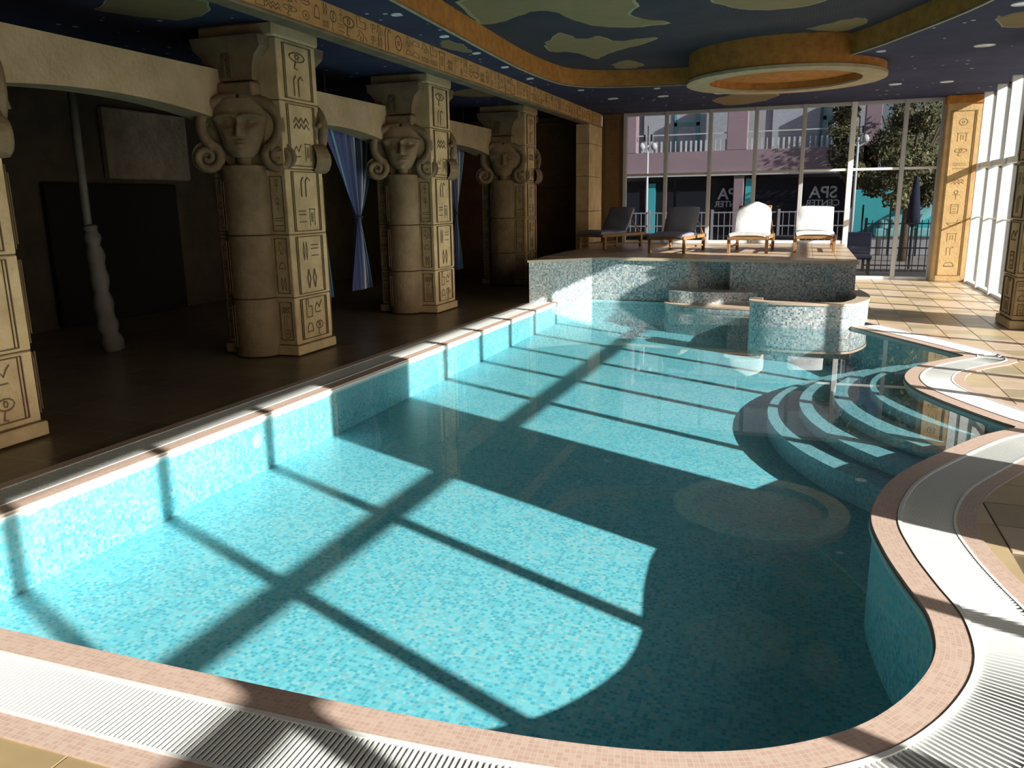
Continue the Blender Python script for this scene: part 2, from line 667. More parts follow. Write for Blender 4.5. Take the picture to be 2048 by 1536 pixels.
def ring(d0, d1, z0, z1=None, thick=None):
    """strip along the pool edge between offsets d0 and d1 (outwards)"""
    z1 = z0 if z1 is None else z1
    a, b = off(d0), off(d1)
    m = MB()
    L = 0.0
    n = len(a)
    vs = [(x, y, z0) for x, y in a] + [(x, y, z1) for x, y in b]
    fs, uv = [], []
    Ls = [0.0]
    for i in range(1, n):
        Ls.append(Ls[-1] + math.hypot(EDGE[i][0] - EDGE[i - 1][0], EDGE[i][1] - EDGE[i - 1][1]))
    for i in range(n - 1):
        fs.append((i, n + i, n + i + 1, i + 1))
        uv.append([(Ls[i], d0), (Ls[i], d1), (Ls[i + 1], d1), (Ls[i + 1], d0)])
    if thick:
        k = len(vs)
        vs += [(x, y, z0 - thick) for x, y in a] + [(x, y, z1 - thick) for x, y in b]
        for i in range(n - 1):
            fs.append((i, i + 1, k + i + 1, k + i))
            uv.append([(Ls[i], d0), (Ls[i + 1], d0), (Ls[i + 1], d0 - thick), (Ls[i], d0 - thick)])
            fs.append((n + i, k + n + i, k + n + i + 1, n + i + 1))
            uv.append([(Ls[i], d1), (Ls[i], d1 + thick), (Ls[i + 1], d1 + thick), (Ls[i + 1], d1)])
    m.add(vs, fs, uv)
    return m


WATER_Z = -0.025
pool = empty('swimming_pool', (-1.7, 7, 0))
tag(pool, 'turquoise mosaic swimming pool with curved right edge and underwater steps', 'pool')
INV = Matrix.Translation((1.7, -7, 0))


def under(o, parent):
    """keep world coordinates for a mesh built in world space under a moved parent"""
    o.parent = parent
    o.matrix_parent_inverse = Matrix.Translation(parent.matrix_world.translation if False else Vector(parent.location)).inverted()
    return o


# basin
def floor_z(x, y):
    return -0.53 - 0.03 * (x + 1.7) + 0.015 * (y - 4)


m = flatpoly(WATER_OUT, 0)
m.v = [(x, y, floor_z(x, y)) for x, y, z in m.v]
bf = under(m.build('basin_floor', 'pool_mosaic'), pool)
m = MB()
n = len(WATER_OUT)
L = 0.0
for i in range(n):
    j = (i + 1) % n
    a, b = WATER_OUT[i], WATER_OUT[j]
    d = math.hypot(b[0] - a[0], b[1] - a[1])
    za, zb = floor_z(*a), floor_z(*b)
    m.add([(a[0], a[1], za), (b[0], b[1], zb), (b[0], b[1], -0.004), (a[0], a[1], -0.004)], [(3, 2, 1, 0)],
          [[(L, 0), (L + d, 0), (L + d, zb), (L, za)]])
    L += d
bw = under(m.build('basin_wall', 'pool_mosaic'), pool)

# underwater steps round the peninsula
SCX, SCY = 2.6, 7.75
for r, z in ((1.94, -0.10), (2.25, -0.185), (2.54, -0.27), (2.82, -0.36)):
    m = MB()
    pts = []
    for k in range(49):
        th = PI / 2 + PI * k / 48
        pts.append((SCX + r * math.cos(th), SCY + r * math.sin(th)))
    # tread: keep it inside the walls by ending the disc behind the deck
    m.prism(pts, -0.6, z)
    s_ = under(m.build('pool_step', 'step_mosaic'), pool)

# water jet fitting in the left wall, and a dark underwater lamp
m = MB()
m.lathe([(0.0, 0.012), (0.05, 0.012), (0.075, 0.0), (0.075, -0.01)], 20)
jet = m.build('wall_jet', 'white_plastic', smooth=True, angle=0.6)
jet.parent = pool
jet.location = (-3.925 + 1.7, 4.93 - 7, -0.19)
jet.rotation_euler = (0, PI / 2, 0)

# coping
cop = under(ring(-0.012, 0.115, 0.006, thick=0.05).build('coping', 'pink_mosaic'), pool)
lip = under(ring(-0.02, -0.008, -0.012, thick=0.03).build('coping_lip', 'white_plastic'), pool)
grate = empty('overflow_grate', (0, 0, 0), parent=pool)
grate.matrix_parent_inverse = Matrix.Translation(pool.location).inverted()


def gput(o):
    o.parent = grate
    return o


gput(ring(0.110, 0.128, 0.010, thick=0.05).build('frame_rail', 'white_plastic'))
gput(ring(0.362, 0.376, 0.008, thick=0.05).build('frame_rail', 'white_plastic'))
gput(ring(0.11, 0.37, -0.05).build('drain_channel', 'channel_dark'))
bord = under(ring(0.376, 0.465, 0.005, thick=0.04).build('border_strip', 'pink_mosaic'), pool)
# slats
smesh = MB().box((-0.0048, 0.126, -0.02), (0.0048, 0.364, 0.0))
so_ = smesh.build('slat', 'white_plastic')
sme = so_.data
bpy.data.objects.remove(so_)
FINE = resample(EDGE, 0.0185)
FN = normals(FINE)
cands = []
view = camo.matrix_world.inverted()


def inview(p):
    q = view @ Vector(p)
    if q.z > -0.3:
        return False
    return abs(q.x / -q.z) < 0.68 and abs(q.y / -q.z) < 0.52


for p, nn in zip(FINE, FN):
    mid = (p[0] + nn[0] * 0.25, p[1] + nn[1] * 0.25, 0.0)
    d = (Vector(mid) - Vector((0, 0, 1.6))).length
    cands.append((0 if inview(mid) else 1, d, p, nn))
order = sorted(cands, key=lambda c: (c[0], c[1]))
m = MB()
for k, (iv, d, p, nn) in enumerate(order):
    ang = math.atan2(nn[1], nn[0]) - PI / 2
    if k < 290:
        c = inst_mesh(sme, 'slat', grate, (p[0], p[1], 0.006), (0, 0, ang))
    else:
        if d < 14:
            M = Matrix.Translation((p[0], p[1], 0.006)) @ Matrix.Rotation(ang, 4, 'Z')
            m.box((-0.0048, 0.126, -0.02), (0.0048, 0.364, 0.0), M)
rest = gput(m.build('slat_run', 'white_plastic'))
rest['kind'] = 'stuff'

# water surface
wm = flatpoly(WATER_OUT, WATER_Z)
water = wm.build('pool_water', 'water', smooth=True)
tag(water, 'clear still turquoise water filling the swimming pool', 'water', kind='stuff')

# ------------------------------------------------------------------ floor and tiles
hole = off(0.44) + [(0.4, 12.9), (-3.2, 13.3)]
fl = flatpoly([(-9.6, -2.6), (3.2, -2.6), (3.2, 17.7), (-9.6, 17.7)], -0.012, holes=[hole])
floor = struct(fl.build('floor', 'floor_tile'), 'tiled deck floor around the pool', 'floor')


def clip(poly, p, nn, d):
    out = []
    k = len(poly)
    for i in range(k):
        a, b = poly[i], poly[(i + 1) % k]
        fa = (a[0] - p[0]) * nn[0] + (a[1] - p[1]) * nn[1] - d
        fb = (b[0] - p[0]) * nn[0] + (b[1] - p[1]) * nn[1] - d
        if fa >= 0:
            out.append(a)
        if fa * fb < 0:
            u = fa / (fa - fb)
            out.append((a[0] + (b[0] - a[0]) * u, a[1] + (b[1] - a[1]) * u))
    return out


def area(P):
    return 0.5 * sum(P[i][0] * P[(i + 1) % len(P)][1] - P[(i + 1) % len(P)][0] * P[i][1] for i in range(len(P)))


tile_mats = ['tile_sand', 'tile_rose', 'tile_rose', 'tile_olive', 'tile_sand', 'tile_rose']
T = 0.33
full_me = {}
ntile = 0
for ix in range(-9, 10):
    for iy in range(1, 53):
        x0, y0 = ix * T, iy * T
        if x0 > 2.9:
            continue
        cx, cy = x0 + T / 2, y0 + T / 2
        if not ((cy < 1.62 and -2.8 < cx < 3) or cx > 0.3):
            continue
        if not inview((cx, cy, 0)):
            continue
        g = 0.004
        poly = [(x0 + g, y0 + g), (x0 + T - g, y0 + g), (x0 + T - g, y0 + T - g), (x0 + g, y0 + T - g)]
        isclip = False
        if cy > 12.3:
            q = clip(poly, (0.79, 0), (1, 0), 0)
            isclip = len(q) != 4 or area(q) < 0.95 * area(poly) if q else True
            poly = q
        else:
            bi = min(range(len(EDGE)), key=lambda i: (EDGE[i][0] - cx) ** 2 + (EDGE[i][1] - cy) ** 2)
            p, nn = EDGE[bi], ENOR[bi]
            sd = (cx - p[0]) * nn[0] + (cy - p[1]) * nn[1]
            if sd < -0.2:
                continue
            if sd < 1.0:
                q = clip(poly, p, nn, 0.43)
                isclip = (not q) or area(q) < 0.999 * area(poly)
                poly = q
        if len(poly) < 3 or area(poly) < 0.006:
            continue
        h = (ix * 7 + iy * 13) % 17
        mt = tile_mats[h % 6]
        if iy == 4:
            mt = 'tile_ochre'
        if iy <= 3:
            mt = 'tile_brown' if (ix + iy) % 2 else 'tile_ochre'
        if isclip:
            c = sum((Vector((*q, 0)) for q in poly), Vector()) / len(poly)
            m = MB().prism([(q[0] - c.x, q[1] - c.y) for q in poly], -0.011, 0.0)
            o = m.build('floor_tile', mt, floor)
            o.location = (c.x, c.y, 0)
        else:
            if mt not in full_me:
                m = MB().bbox((-T / 2 + g, -T / 2 + g, -0.011), (T / 2 - g, T / 2 - g, 0.0), 0.002)
                o = m.build('floor_tile', mt, floor)
                full_me[mt] = o.data
                o.location = (cx, cy, 0)
            else:
                inst_mesh(full_me[mt], 'floor_tile', floor, (cx, cy, 0))
        ntile += 1
print('tiles', ntile)

# ------------------------------------------------------------------ walls, ceiling
W = lambda name, a, b, mat, label: struct(MB().box(a, b).build(name, mat), label, 'wall')
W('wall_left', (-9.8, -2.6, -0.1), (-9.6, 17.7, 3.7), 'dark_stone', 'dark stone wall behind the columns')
W('wall_near', (-9.8, -2.8, -0.1), (3.2, -2.6, 3.7), 'brown_stone', 'brown stone wall behind the camera')
wbk = W('wall_back', (-9.6, 17.55, -0.1), (-4.5, 17.75, 3.7), 'brown_stone', 'dark brown relief wall at the far end of the aisle')
# carved slabs of that wall
for k, (x0, x1, z0, z1) in enumerate([(-6.9, -5.72, 0.8, 1.9), (-5.7, -4.52, 0.8, 1.9), (-6.9, -5.72, 1.92, 3.3), (-5.7, -4.52, 1.92, 3.3)]):
    MB().bbox((x0, 17.5, z0), (x1, 17.55, z1), 0.01).build('relief_slab', 'brown_stone', wbk)

cove = [(-3.62, -1.5), (-3.62, 6.97), (-3.72, 8.79), (-3.82, 11.01), (-3.76, 12.4), (-3.62, 12.95), (-3.3, 13.3), (-2.7, 13.5),
        (-2.0, 13.62), (-1.3, 13.5), (-0.6, 12.95), (0.1, 12.2), (0.53, 11.63), (0.91, 10.84), (1.47, 9.39), (1.75, 8.0), (1.9, 6.0), (1.9, -1.5)]
cv = catmull(cove[1:-1], 6)
cove_pts = [cove[0]] + cv + [cove[-1]]
cm = flatpoly([(-9.8, -2.8), (3.12, -2.8), (3.12, 17.75), (-9.8, 17.75)], 3.4, up=False, holes=[cove_pts])
ceiling = struct(cm.build('ceiling', 'blue_ceiling'), 'dark blue ceiling painted with stars', 'ceiling')
MB().box((-9.8, -2.8, 3.75), (3.15, 17.75, 3.95)).build('roof_slab', 'dark_stone', ceiling)
MB().box((3.0, -2.8, 3.4), (3.12, 17.75, 3.8)).build('roof_edge', 'white_frame', ceiling)
flatpoly(cove_pts, 3.66, up=False).build('raised_panel', 'map_ceiling', ceiling)
m = MB()
n = len(cove_pts)
L = 0
for i in range(n - 1):
    a, b = cove_pts[i], cove_pts[i + 1]
    m.add([(a[0], a[1], 3.4), (b[0], b[1], 3.4), (b[0], b[1], 3.67), (a[0], a[1], 3.67)], [(0, 1, 2, 3)])
m.build('cove_fascia', 'orange_plaster', ceiling)
# thin pale lip under the fascia
m = MB()
nn_ = normals(cove_pts)
for i in range(n - 1):
    a, b = cove_pts[i], cove_pts[i + 1]
    q = []
    for p, nv in ((a, nn_[i]), (b, nn_[i + 1])):
        q += [(p[0], p[1], 3.392), (p[0] - nv[0] * 0.03, p[1] - nv[1] * 0.03, 3.392), (p[0] - nv[0] * 0.03, p[1] - nv[1] * 0.03, 3.405), (p[0], p[1], 3.42)]
    m.add(q, [(0, 1, 5, 4), (3, 0, 4, 7), (1, 2, 6, 5)])
m.build('cove_lip', 'lip_plaster', ceiling)


def patch(pts, z, mat, name='painted_land'):
    P = catmull(pts + [pts[0]], 5)[:-1]
    rnd = random.Random(len(pts) * 31 + int(pts[0][0] * 100))
    P = [(x + rnd.uniform(-0.025, 0.025), y + rnd.uniform(-0.03, 0.03)) for x, y in P]
    if area(P) < 0:
        P = P[::-1]
    c = (sum(p[0] for p in P) / len(P), sum(p[1] for p in P) / len(P))
    o = MB().prism(P, z - 0.006, z + 0.002).build(name, mat, ceiling)
    Q = [(c[0] + (x - c[0]) * 1.05, c[1] + (y - c[1]) * 1.05) for x, y in P]
    MB().prism(Q, z - 0.003, z + 0.002).build('painted_shore', 'continent_rim', ceiling)
    return o


Z2 = 3.66
patch([(-3.55, 8.36), (-3.7, 9.3), (-3.49, 9.4), (-3.01, 9.03), (-2.75, 9.14), (-2.63, 9.74), (-2.31, 10.19), (-1.7, 10.2), (-2.02, 9.72), (-1.86, 9.15), (-1.9, 8.6), (-2.5, 8.2), (-3.0, 8.0)], Z2, 'continent_green')
patch([(-3.39, 10.9), (-3.03, 10.3), (-2.9, 10.75), (-2.62, 10.7), (-2.51, 11.05), (-1.98, 11.05), (-2.35, 11.5), (-2.74, 11.8), (-3.06, 12.22), (-3.2, 11.59), (-3.45, 11.4)], Z2, 'continent_green')
patch([(-2.94, 12.86), (-2.69, 12.6), (-2.5, 13.1), (-2.75, 13.35), (-2.95, 13.25)], Z2, 'continent_green')
patch([(-1.05, 9.4), (-0.72, 9.9), (-0.19, 10.0), (0.1, 9.6), (0.05, 8.9), (-0.5, 8.6), (-1.0, 8.8)], Z2, 'continent_green')
patch([(0.2, 9.0), (0.5, 9.5), (0.75, 9.1), (0.6, 8.6)], Z2, 'continent_green')
patch([(-0.1, 11.3), (0.35, 10.9), (0.55, 11.1), (0.3, 11.6)], Z2, 'continent_brown')
patch([(-1.75, 15.9), (-1.2, 15.2), (-0.6, 15.6), (-0.9, 16.5), (-1.5, 16.9)], 3.4, 'continent_brown')
patch([(-4.15, 9.1), (-3.95, 8.8), (-3.88, 9.2), (-4.0, 9.6)], 3.4, 'continent_brown')
patch([(-6.3, 6.2), (-5.7, 5.9), (-5.2, 6.3), (-5.5, 6.7), (-6.0, 6.75)], 3.4, 'continent_brown')
patch([(1.75, 10.1), (2.2, 9.7), (2.6, 9.9), (2.5, 10.6), (2.0, 10.7)], 3.4, 'continent_brown')
patch([(-5.9, 13.0), (-5.2, 12.6), (-4.8, 13.2), (-5.4, 13.6)], 3.4, 'continent_brown')

# hanging drum ring
ringt = empty('ceiling_ring', (-0.41, 12.87, 3.25))
tag(ringt, 'round orange plaster drum hanging from the ceiling with beige rim', 'ceiling ring')
m = MB().lathe([(1.36, 0.03), (1.36, 0.41)], 64)
m.build('outer_wall', 'orange_plaster', ringt, smooth=True)
m = MB().lathe([(1.06, 0.40), (1.06, 0.03)], 64)
m.build('inner_wall', 'orange_plaster', ringt, smooth=True)
m = MB().lathe([(1.06, 0.04), (1.06, 0.0), (1.38, 0.0), (1.38, 0.04), (1.36, 0.05)], 64)
m.build('rim', 'lip_plaster', ringt, smooth=True, angle=0.5)
m = MB().lathe([(0.001, 0.125), (1.07, 0.125)], 48)
m.build('inner_cap', 'orange_plaster', ringt)

# downlights
DL = [((-3.86, 7.47), 0.055, 'first from the upper frame edge'), ((-3.87, 8.61), 0.055, 'second from the upper frame edge'),
      ((-3.93, 9.69), 0.055, 'third from the upper frame edge'), ((-3.97, 10.81), 0.055, 'fourth from the upper frame edge'),
      ((-3.98, 11.93), 0.055, 'fifth from the upper frame edge')]
dl0 = None


def downlight(x, y, r, label, grp):
    root = empty('ceiling_light', (x, y, 3.4))
    tag(root, label, 'light', grp)
    MB().lathe([(r, 0.0), (r, -0.008), (r * 0.82, -0.012), (r * 0.78, -0.002)], 20).build('trim_ring', 'lamp_white', root, smooth=True)
    MB().lathe([(0.001, -0.006), (r * 0.8, -0.004)], 20).build('lens', 'lamp_lens', root)
    return root


for (p, r, txt) in DL:
    downlight(p[0], p[1], r, 'small round recessed light between beam and orange cove, ' + txt, 'small recessed lights along the beam')
for x, y, r, lab in [(-3.62, 13.5, 0.055, 'small recessed light beside the bend of the orange cove'),
                     (-3.39, 14.85, 0.10, 'oval recessed light nearest the far end of the beam'),
                     (-2.42, 13.85, 0.055, 'small recessed light just past the straight far cove edge'),
                     (-2.5, 14.92, 0.10, 'recessed light above the second window pane from the left'),
                     (-1.52, 14.96, 0.10, 'recessed light just left below the hanging drum ring'),
                     (1.26, 15.12, 0.10, 'recessed light right behind the hanging drum ring'),
                     (2.02, 15.18, 0.10, 'recessed light above the sunlit corner pillar'),
                     (1.95, 11.81, 0.12, 'large recessed light in the starry ceiling near the right columns'),
                     (0.78, 11.7, 0.055, 'small recessed light where the drum meets the right cove'),
                     (1.85, 9.48, 0.10, 'recessed light at the upper right corner of the ceiling')]:
    downlight(x, y, r, lab, 'recessed ceiling lights')

# ------------------------------------------------------------------ glyph carvings
GLY = {}


def ribbon(m, pts, w, closed=False, y=0.0, d=0.006):
    """stroke in the local XZ plane, facing -Y"""
    P = pts + [pts[0]] if closed else pts
    for a, b in zip(P[:-1], P[1:]):
        dx, dz = b[0] - a[0], b[1] - a[1]
        L = math.hypot(dx, dz) or 1
        ux, uz = dx / L, dz / L
        nx, nz = -uz * w / 2, ux * w / 2
        e = w * 0.35
        a2, b2 = (a[0] - ux * e, a[1] - uz * e), (b[0] + ux * e, b[1] + uz * e)
        v = [(a2[0] + nx, -d, a2[1] + nz), (a2[0] - nx, -d, a2[1] - nz), (b2[0] - nx, -d, b2[1] - nz), (b2[0] + nx, -d, b2[1] + nz)]
        v += [(p[0], 0.002, p[2]) for p in v]
        m.add(v, [(0, 1, 2, 3), (0, 3, 7, 4), (1, 5, 6, 2), (0, 4, 5, 1), (3, 2, 6, 7)])


def circ(cx, cz, rx, rz, n=10, a0=0, a1=2 * PI):
    return [(cx + rx * math.cos(a0 + (a1 - a0) * k / n), cz + rz * math.sin(a0 + (a1 - a0) * k / n)) for k in range(n + 1)]


designs = [
    [[(-.5, -.1), (-.33, .15), (-.17, -.1), (0, .15), (.17, -.1), (.33, .15), (.5, -.1)],
     [(-.5, -.4), (-.33, -.15), (-.17, -.4), (0, -.15), (.17, -.4), (.33, -.15), (.5, -.4)]],
    [circ(0, 0, .35, .35, 12), circ(0, 0, .1, .1, 6)],
    [circ(0, .1, .5, .22, 6, 0, PI), circ(0, .1, .5, .22, 6, PI, 2 * PI), circ(0, .12, .12, .12, 6), [(-.1, -.12), (-.2, -.45), (.0, -.5)]],
    [circ(0, .28, .17, .2, 8), [(0, .08), (0, -.5)], [(-.3, 0), (.3, 0)]],
    [[(-.45, -.3), (-.2, .0), (-.3, .35), (-.05, .45), (.05, .2), (.4, -.1), (.5, -.4)], [(-.05, -.1), (-.1, -.5), (.1, -.5)], [(.15, -.1), (.15, -.5)]],
    [[(-.45, .4), (.45, .4)], [(-.35, .4), (-.35, -.5)], [(.35, .4), (.35, -.5)], [(-.1, .2), (-.1, -.3)], [(.1, .2), (.1, -.3)]],
    [[(-.4, -.5), (-.4, .5), (-.1, .5), (-.1, .1), (.4, .1), (.4, -.5)], [(-.4, -.5), (.4, -.5)]],
    [circ(0, -.2, .42, .5, 8, 0, PI) + [(.42, -.2)], [(-.42, -.2), (.42, -.2)]],
    [[(-.5, .3), (.5, .3)], [(-.5, .1), (.5, .1)], [(-.5, -.3), (.5, -.3)]],
    [[(0, -.5), (0, .3), (.15, .5), (.3, .35)], [(-.3, -.5), (-.3, .3), (-.15, .5)]],
    [[(-.5, 0), (-.2, .25), (.1, -.05), (.3, .2), (.5, .35)], [(-.5, 0), (-.5, -.3), (.3, -.3)]],
    [[(-.3, .5), (.3, .5), (.3, -.5), (-.3, -.5)] + [(-.3, .5)], [(-.12, .3), (.12, .3)], [(-.12, 0), (.12, 0)], [(-.12, -.3), (.12, -.3)]],
    [circ(0, 0, .5, .3, 8, PI, 2 * PI) + [(.5, 0)], [(-.5, 0), (.5, 0)], [(.3, 0), (.4, .35)]],
    [[(-.2, -.5), (-.3, 0), (-.2, .5), (-.08, 0), (-.2, -.5)], [(.2, -.5), (.1, 0), (.2, .5), (.32, 0), (.2, -.5)]],
]
for k, ds in enumerate(designs):
    for asp in (0, 1):
        m = MB()
        for st in ds:
            ribbon(m, st, 0.055 if asp == 0 else 0.07, d=0.02)
        o = m.build('carved_sign', 'carving')
        GLY[k, asp] = o.data
        bpy.data.objects.remove(o)


def sign(k, parent, loc, size, rz=0.0):
    """size = (w, h); rz 0 faces -Y, pi/2 faces +X"""
    return inst_mesh(GLY[k % len(designs), 0], 'carved_sign', parent, loc, (0, 0, rz), (size[0], min(size) * 0.6, size[1]))


def frame_lines(parent, w, z0, z1, loc, rz, nm='carved_border', lw=0.012, dbl=True):
    m = MB()
    for s_ in (-1, 1):
        ribbon(m, [(s_ * w / 2, z0), (s_ * w / 2, z1)], lw)
        if dbl:
            ribbon(m, [(s_ * (w / 2 - 0.028), z0), (s_ * (w / 2 - 0.028), z1)], lw * 0.6)
    ribbon(m, [(-w / 2, z0), (w / 2, z0)], lw)
    ribbon(m, [(-w / 2, z1), (w / 2, z1)], lw)
    o = m.build(nm, 'carving', parent)
    o.location = loc
    o.rotation_euler = (0, 0, rz)
    return o


# ------------------------------------------------------------------ columns with carved heads
PX, PY = 0.45, 0.345
ZJ = [0.0, 0.11, 0.63, 1.30, 1.98, 2.66, 3.26]


def face_mesh():
    m = MB()
    nx, nz = 36, 44
    w, h = 0.56, 0.58
    vs = []
    for j in range(nz + 1):
        for i in range(nx + 1):
            u = -1 + 2 * i / nx
            v = -1 + 2 * j / nz
            wid = 0.60 + 0.40 * min(1, (v + 1) / 1.35) if v < 0.35 else 1.0 - 0.22 * ((v - 0.35) / 0.65) ** 2
            if v < -0.55:
                wid *= math.sqrt(max(0.0, 1 - ((-0.55 - v) / 0.5) ** 2)) * 0.75 + 0.25
            x = u * wid * w / 2
            hgt = 0.15 * math.sqrt(max(0, 1 - (abs(u) ** 2.6))) * (1 - 0.18 * v * v)
            # nose
            if -0.28 < v < 0.38:
                tn = (0.38 - v) / 0.66
                hgt += 0.075 * (0.35 + 0.65 * tn) * math.exp(-(x / (0.020 + 0.022 * tn)) ** 2)
            # brow
            hgt += 0.034 * math.exp(-((v - 0.42 + 0.3 * (abs(u) - 0.4) ** 2) / 0.07) ** 2) * (1 if abs(u) > 0.08 else 0.4)
            # eyes
            for s_ in (-1, 1):
                ex, ez = (u - s_ * 0.42) / 0.27, (v - 0.20) / 0.13
                rr = ex * ex + ez * ez
                hgt -= 0.060 * math.exp(-rr * 0.8)
                hgt += 0.045 * math.exp(-rr * 3.0)
                hgt -= 0.014 * math.exp(-((ez + 0.1) / 0.22) ** 2 - ex * ex * 1.2)
            # mouth
            mx_, mz_ = u / 0.32, (v + 0.50)
            if abs(mx_) < 1.3:
                g = math.exp(-mx_ * mx_ * 1.2)
                hgt += 0.036 * g * (math.exp(-((mz_ - 0.05) / 0.045) ** 2) + math.exp(-((mz_ + 0.07) / 0.05) ** 2))
                hgt -= 0.026 * g * math.exp(-(mz_ / 0.03) ** 2)
            # chin, cheeks
            hgt += 0.02 * math.exp(-((u / 0.35) ** 2 + ((v + 0.82) / 0.14) ** 2))
            hgt += 0.015 * math.exp(-(((abs(u) - 0.55) / 0.25) ** 2 + ((v + 0.12) / 0.3) ** 2))
            vs.append((x, -hgt, v * h / 2))
    fs = []
    for j in range(nz):
        for i in range(nx):
            a = j * (nx + 1) + i
            fs.append((a, a + 1, a + nx + 2, a + nx + 1))
    m.add(vs, fs)
    return m


def make_column(mat='sandstone'):
    root = empty('hathor_column', (0, 0, 0))
    rnd = random.Random(3)
    for k in range(len(ZJ) - 1):
        e = 0.03 if k == 0 else rnd.uniform(0, 0.006)
        MB().bbox((-PX - e, -PY - e, ZJ[k] + 0.004), (PX + e, PY + e, ZJ[k + 1] - 0.004), 0.008).build('stone_block', mat, root)
    MB().box((-PX + .02, -PY + .02, 0.0), (PX - .02, PY - .02, 3.38)).build('core', 'carving', root)
    MB().bbox((-PX, -PY - 0.06, 3.26), (PX + 0.02, PY + 0.06, 3.40), 0.02).build('top_slab', mat, root)
    for side in (0, 1):
        M = Matrix.Rotation(PI * side, 4, 'Z')
        rz = PI * side
        # engaged round shaft in three drums
        for k, (a, b) in enumerate(((0.0, 0.63), (0.63, 1.30), (1.30, 2.02))):
            m = MB().lathe([(0.001, a + .004), (0.252, a + .004), (0.26, a + 0.012), (0.26, b - 0.012), (0.252, b - .004), (0.001, b - .004)], 24, PI, 2 * PI)
            o = m.build('shaft_drum', 'sandstone_shaded', root, smooth=True, angle=0.6)
            o.location = M @ Vector((-0.04, -PY + 0.01, 0))
            o.rotation_euler = (0, 0, rz)
        # head
        hd = MB()
        P = [(-0.36, 2.62), (-0.42, 2.45), (-0.38, 2.28), (-0.22, 2.12), (-0.16, 2.0), (0.16, 2.0), (0.22, 2.12), (0.38, 2.28), (0.42, 2.45), (0.36, 2.62), (0.2, 2.70), (-0.2, 2.70)]
        v = [(x, -PY - 0.10, z) for x, z in P] + [(x, -PY + 0.02, z) for x, z in P]
        k_ = len(P)
        fs = [tuple(range(k_)), ] + [(i, k_ + i, k_ + (i + 1) % k_, (i + 1) % k_) for i in range(k_)]
        hd.add(v, fs)
        hb = hd.build('carved_head', 'sandstone_shaded', root)
        A_ = Vector((-0.04, -PY + 0.05, 0))
        dl_ = math.radians(24 if side == 0 else -24)
        hb.rotation_euler = (0, 0, rz + dl_)
        hb.location = M @ (A_ - Matrix.Rotation(dl_, 3, 'Z') @ (A_ * 1.0) + Vector((-0.04, 0, 0)))
        fo = face_mesh().build('face', 'sandstone_shaded', hb, smooth=True)
        fo.location = (0, -PY - 0.125, 2.38)
        # neck below chin
        nb = MB().tube([(0, -PY - 0.1, 2.14), (0, -PY - 0.13, 2.0)], [0.085, 0.075], 12)
        nb.build('neck', 'sandstone_shaded', hb, smooth=True)
        for s_ in (-1, 1):
            path = [(0.01 * s_, 2.675), (0.16 * s_, 2.665), (0.29 * s_, 2.61), (0.375 * s_, 2.51), (0.395 * s_, 2.39), (0.36 * s_, 2.28), (0.285 * s_, 2.195)]
            cxv, czv = 0.36, 2.10
            sp = []
            for i in range(22):
                u = i / 21
                th = math.radians(140) + u * math.radians(560)
                r = 0.125 * (1 - u) + 0.02
                sp.append(((cxv + r * math.cos(th)) * s_, czv + r * math.sin(th)))
            pts = [(x, -PY - 0.17, z) for x, z in catmull(path, 4)] + [(x, -PY - 0.17, z) for x, z in sp]
            rs = [0.058] * len(catmull(path, 4)) + [0.050 * (1 - 0.45 * i / 21) for i in range(22)]
            MB().tube(pts, rs, 9).build('hair_roll', 'sandstone_shaded', hb, smooth=True)
            d = MB()
            ring_ = [(cxv * s_ + 0.16 * math.cos(2 * PI * k / 20), czv + 0.16 * math.sin(2 * PI * k / 20)) for k in range(20)]
            v = [(x, -PY - 0.16, z) for x, z in ring_] + [(x, -PY + 0.01, z) for x, z in ring_]
            d.add(v, [tuple(range(20))] + [(i, 20 + i, 20 + (i + 1) % 20, (i + 1) % 20) for i in range(20)])
            d.build('volute', 'sandstone_shaded', hb)
            MB().tube([(0.33 * s_, -PY - 0.13, 2.42), (0.43 * s_, -PY - 0.10, 2.46), (0.46 * s_, -PY - 0.06, 2.43)], [0.02, 0.035, 0.012], 8).build('ear', 'sandstone_shaded', hb, smooth=True)
        # collar and flared capital
        o = MB().bbox((-0.32, -PY - 0.16, 2.70), (0.24, -PY + 0.01, 2.83), 0.015).build('collar', 'sandstone_shaded', root)
        o.rotation_euler = (0, 0, rz)
        P = [(-0.30, 2.85), (0.22, 2.85), (0.23, 2.95), (0.29, 3.08), (0.38, 3.16), (0.38, 3.26), (-0.44, 3.26), (-0.44, 3.16), (-0.36, 3.08), (-0.31, 2.95)]
        v = [(x, -PY - 0.11 - 0.09 * max(0, (z - 2.85) / 0.41) ** 1.5, z) for x, z in P] + [(x, -PY + 0.01, z) for x, z in P]
        k_ = len(P)
        m = MB().add(v, [tuple(range(k_))] + [(i, k_ + i, k_ + (i + 1) % k_, (i + 1) % k_) for i in range(k_)])
        o = m.build('capital', 'sandstone_shaded', root)
        o.rotation_euler = (0, 0, rz)
        sh = MB()
        ribbon(sh, [(-0.04, 2.88), (-0.04, 3.02)], 0.03, d=0.01)
        ribbon(sh, [(0.04, 2.88), (0.04, 3.02)], 0.03, d=0.01)
        ribbon(sh, circ(0, 3.06, 0.045, 0.04, 8), 0.03, d=0.01)
        s_ob = sh.build('shrine_niche', 'carving', o)
        s_ob.location = (-0.04, -PY - 0.155, 0)
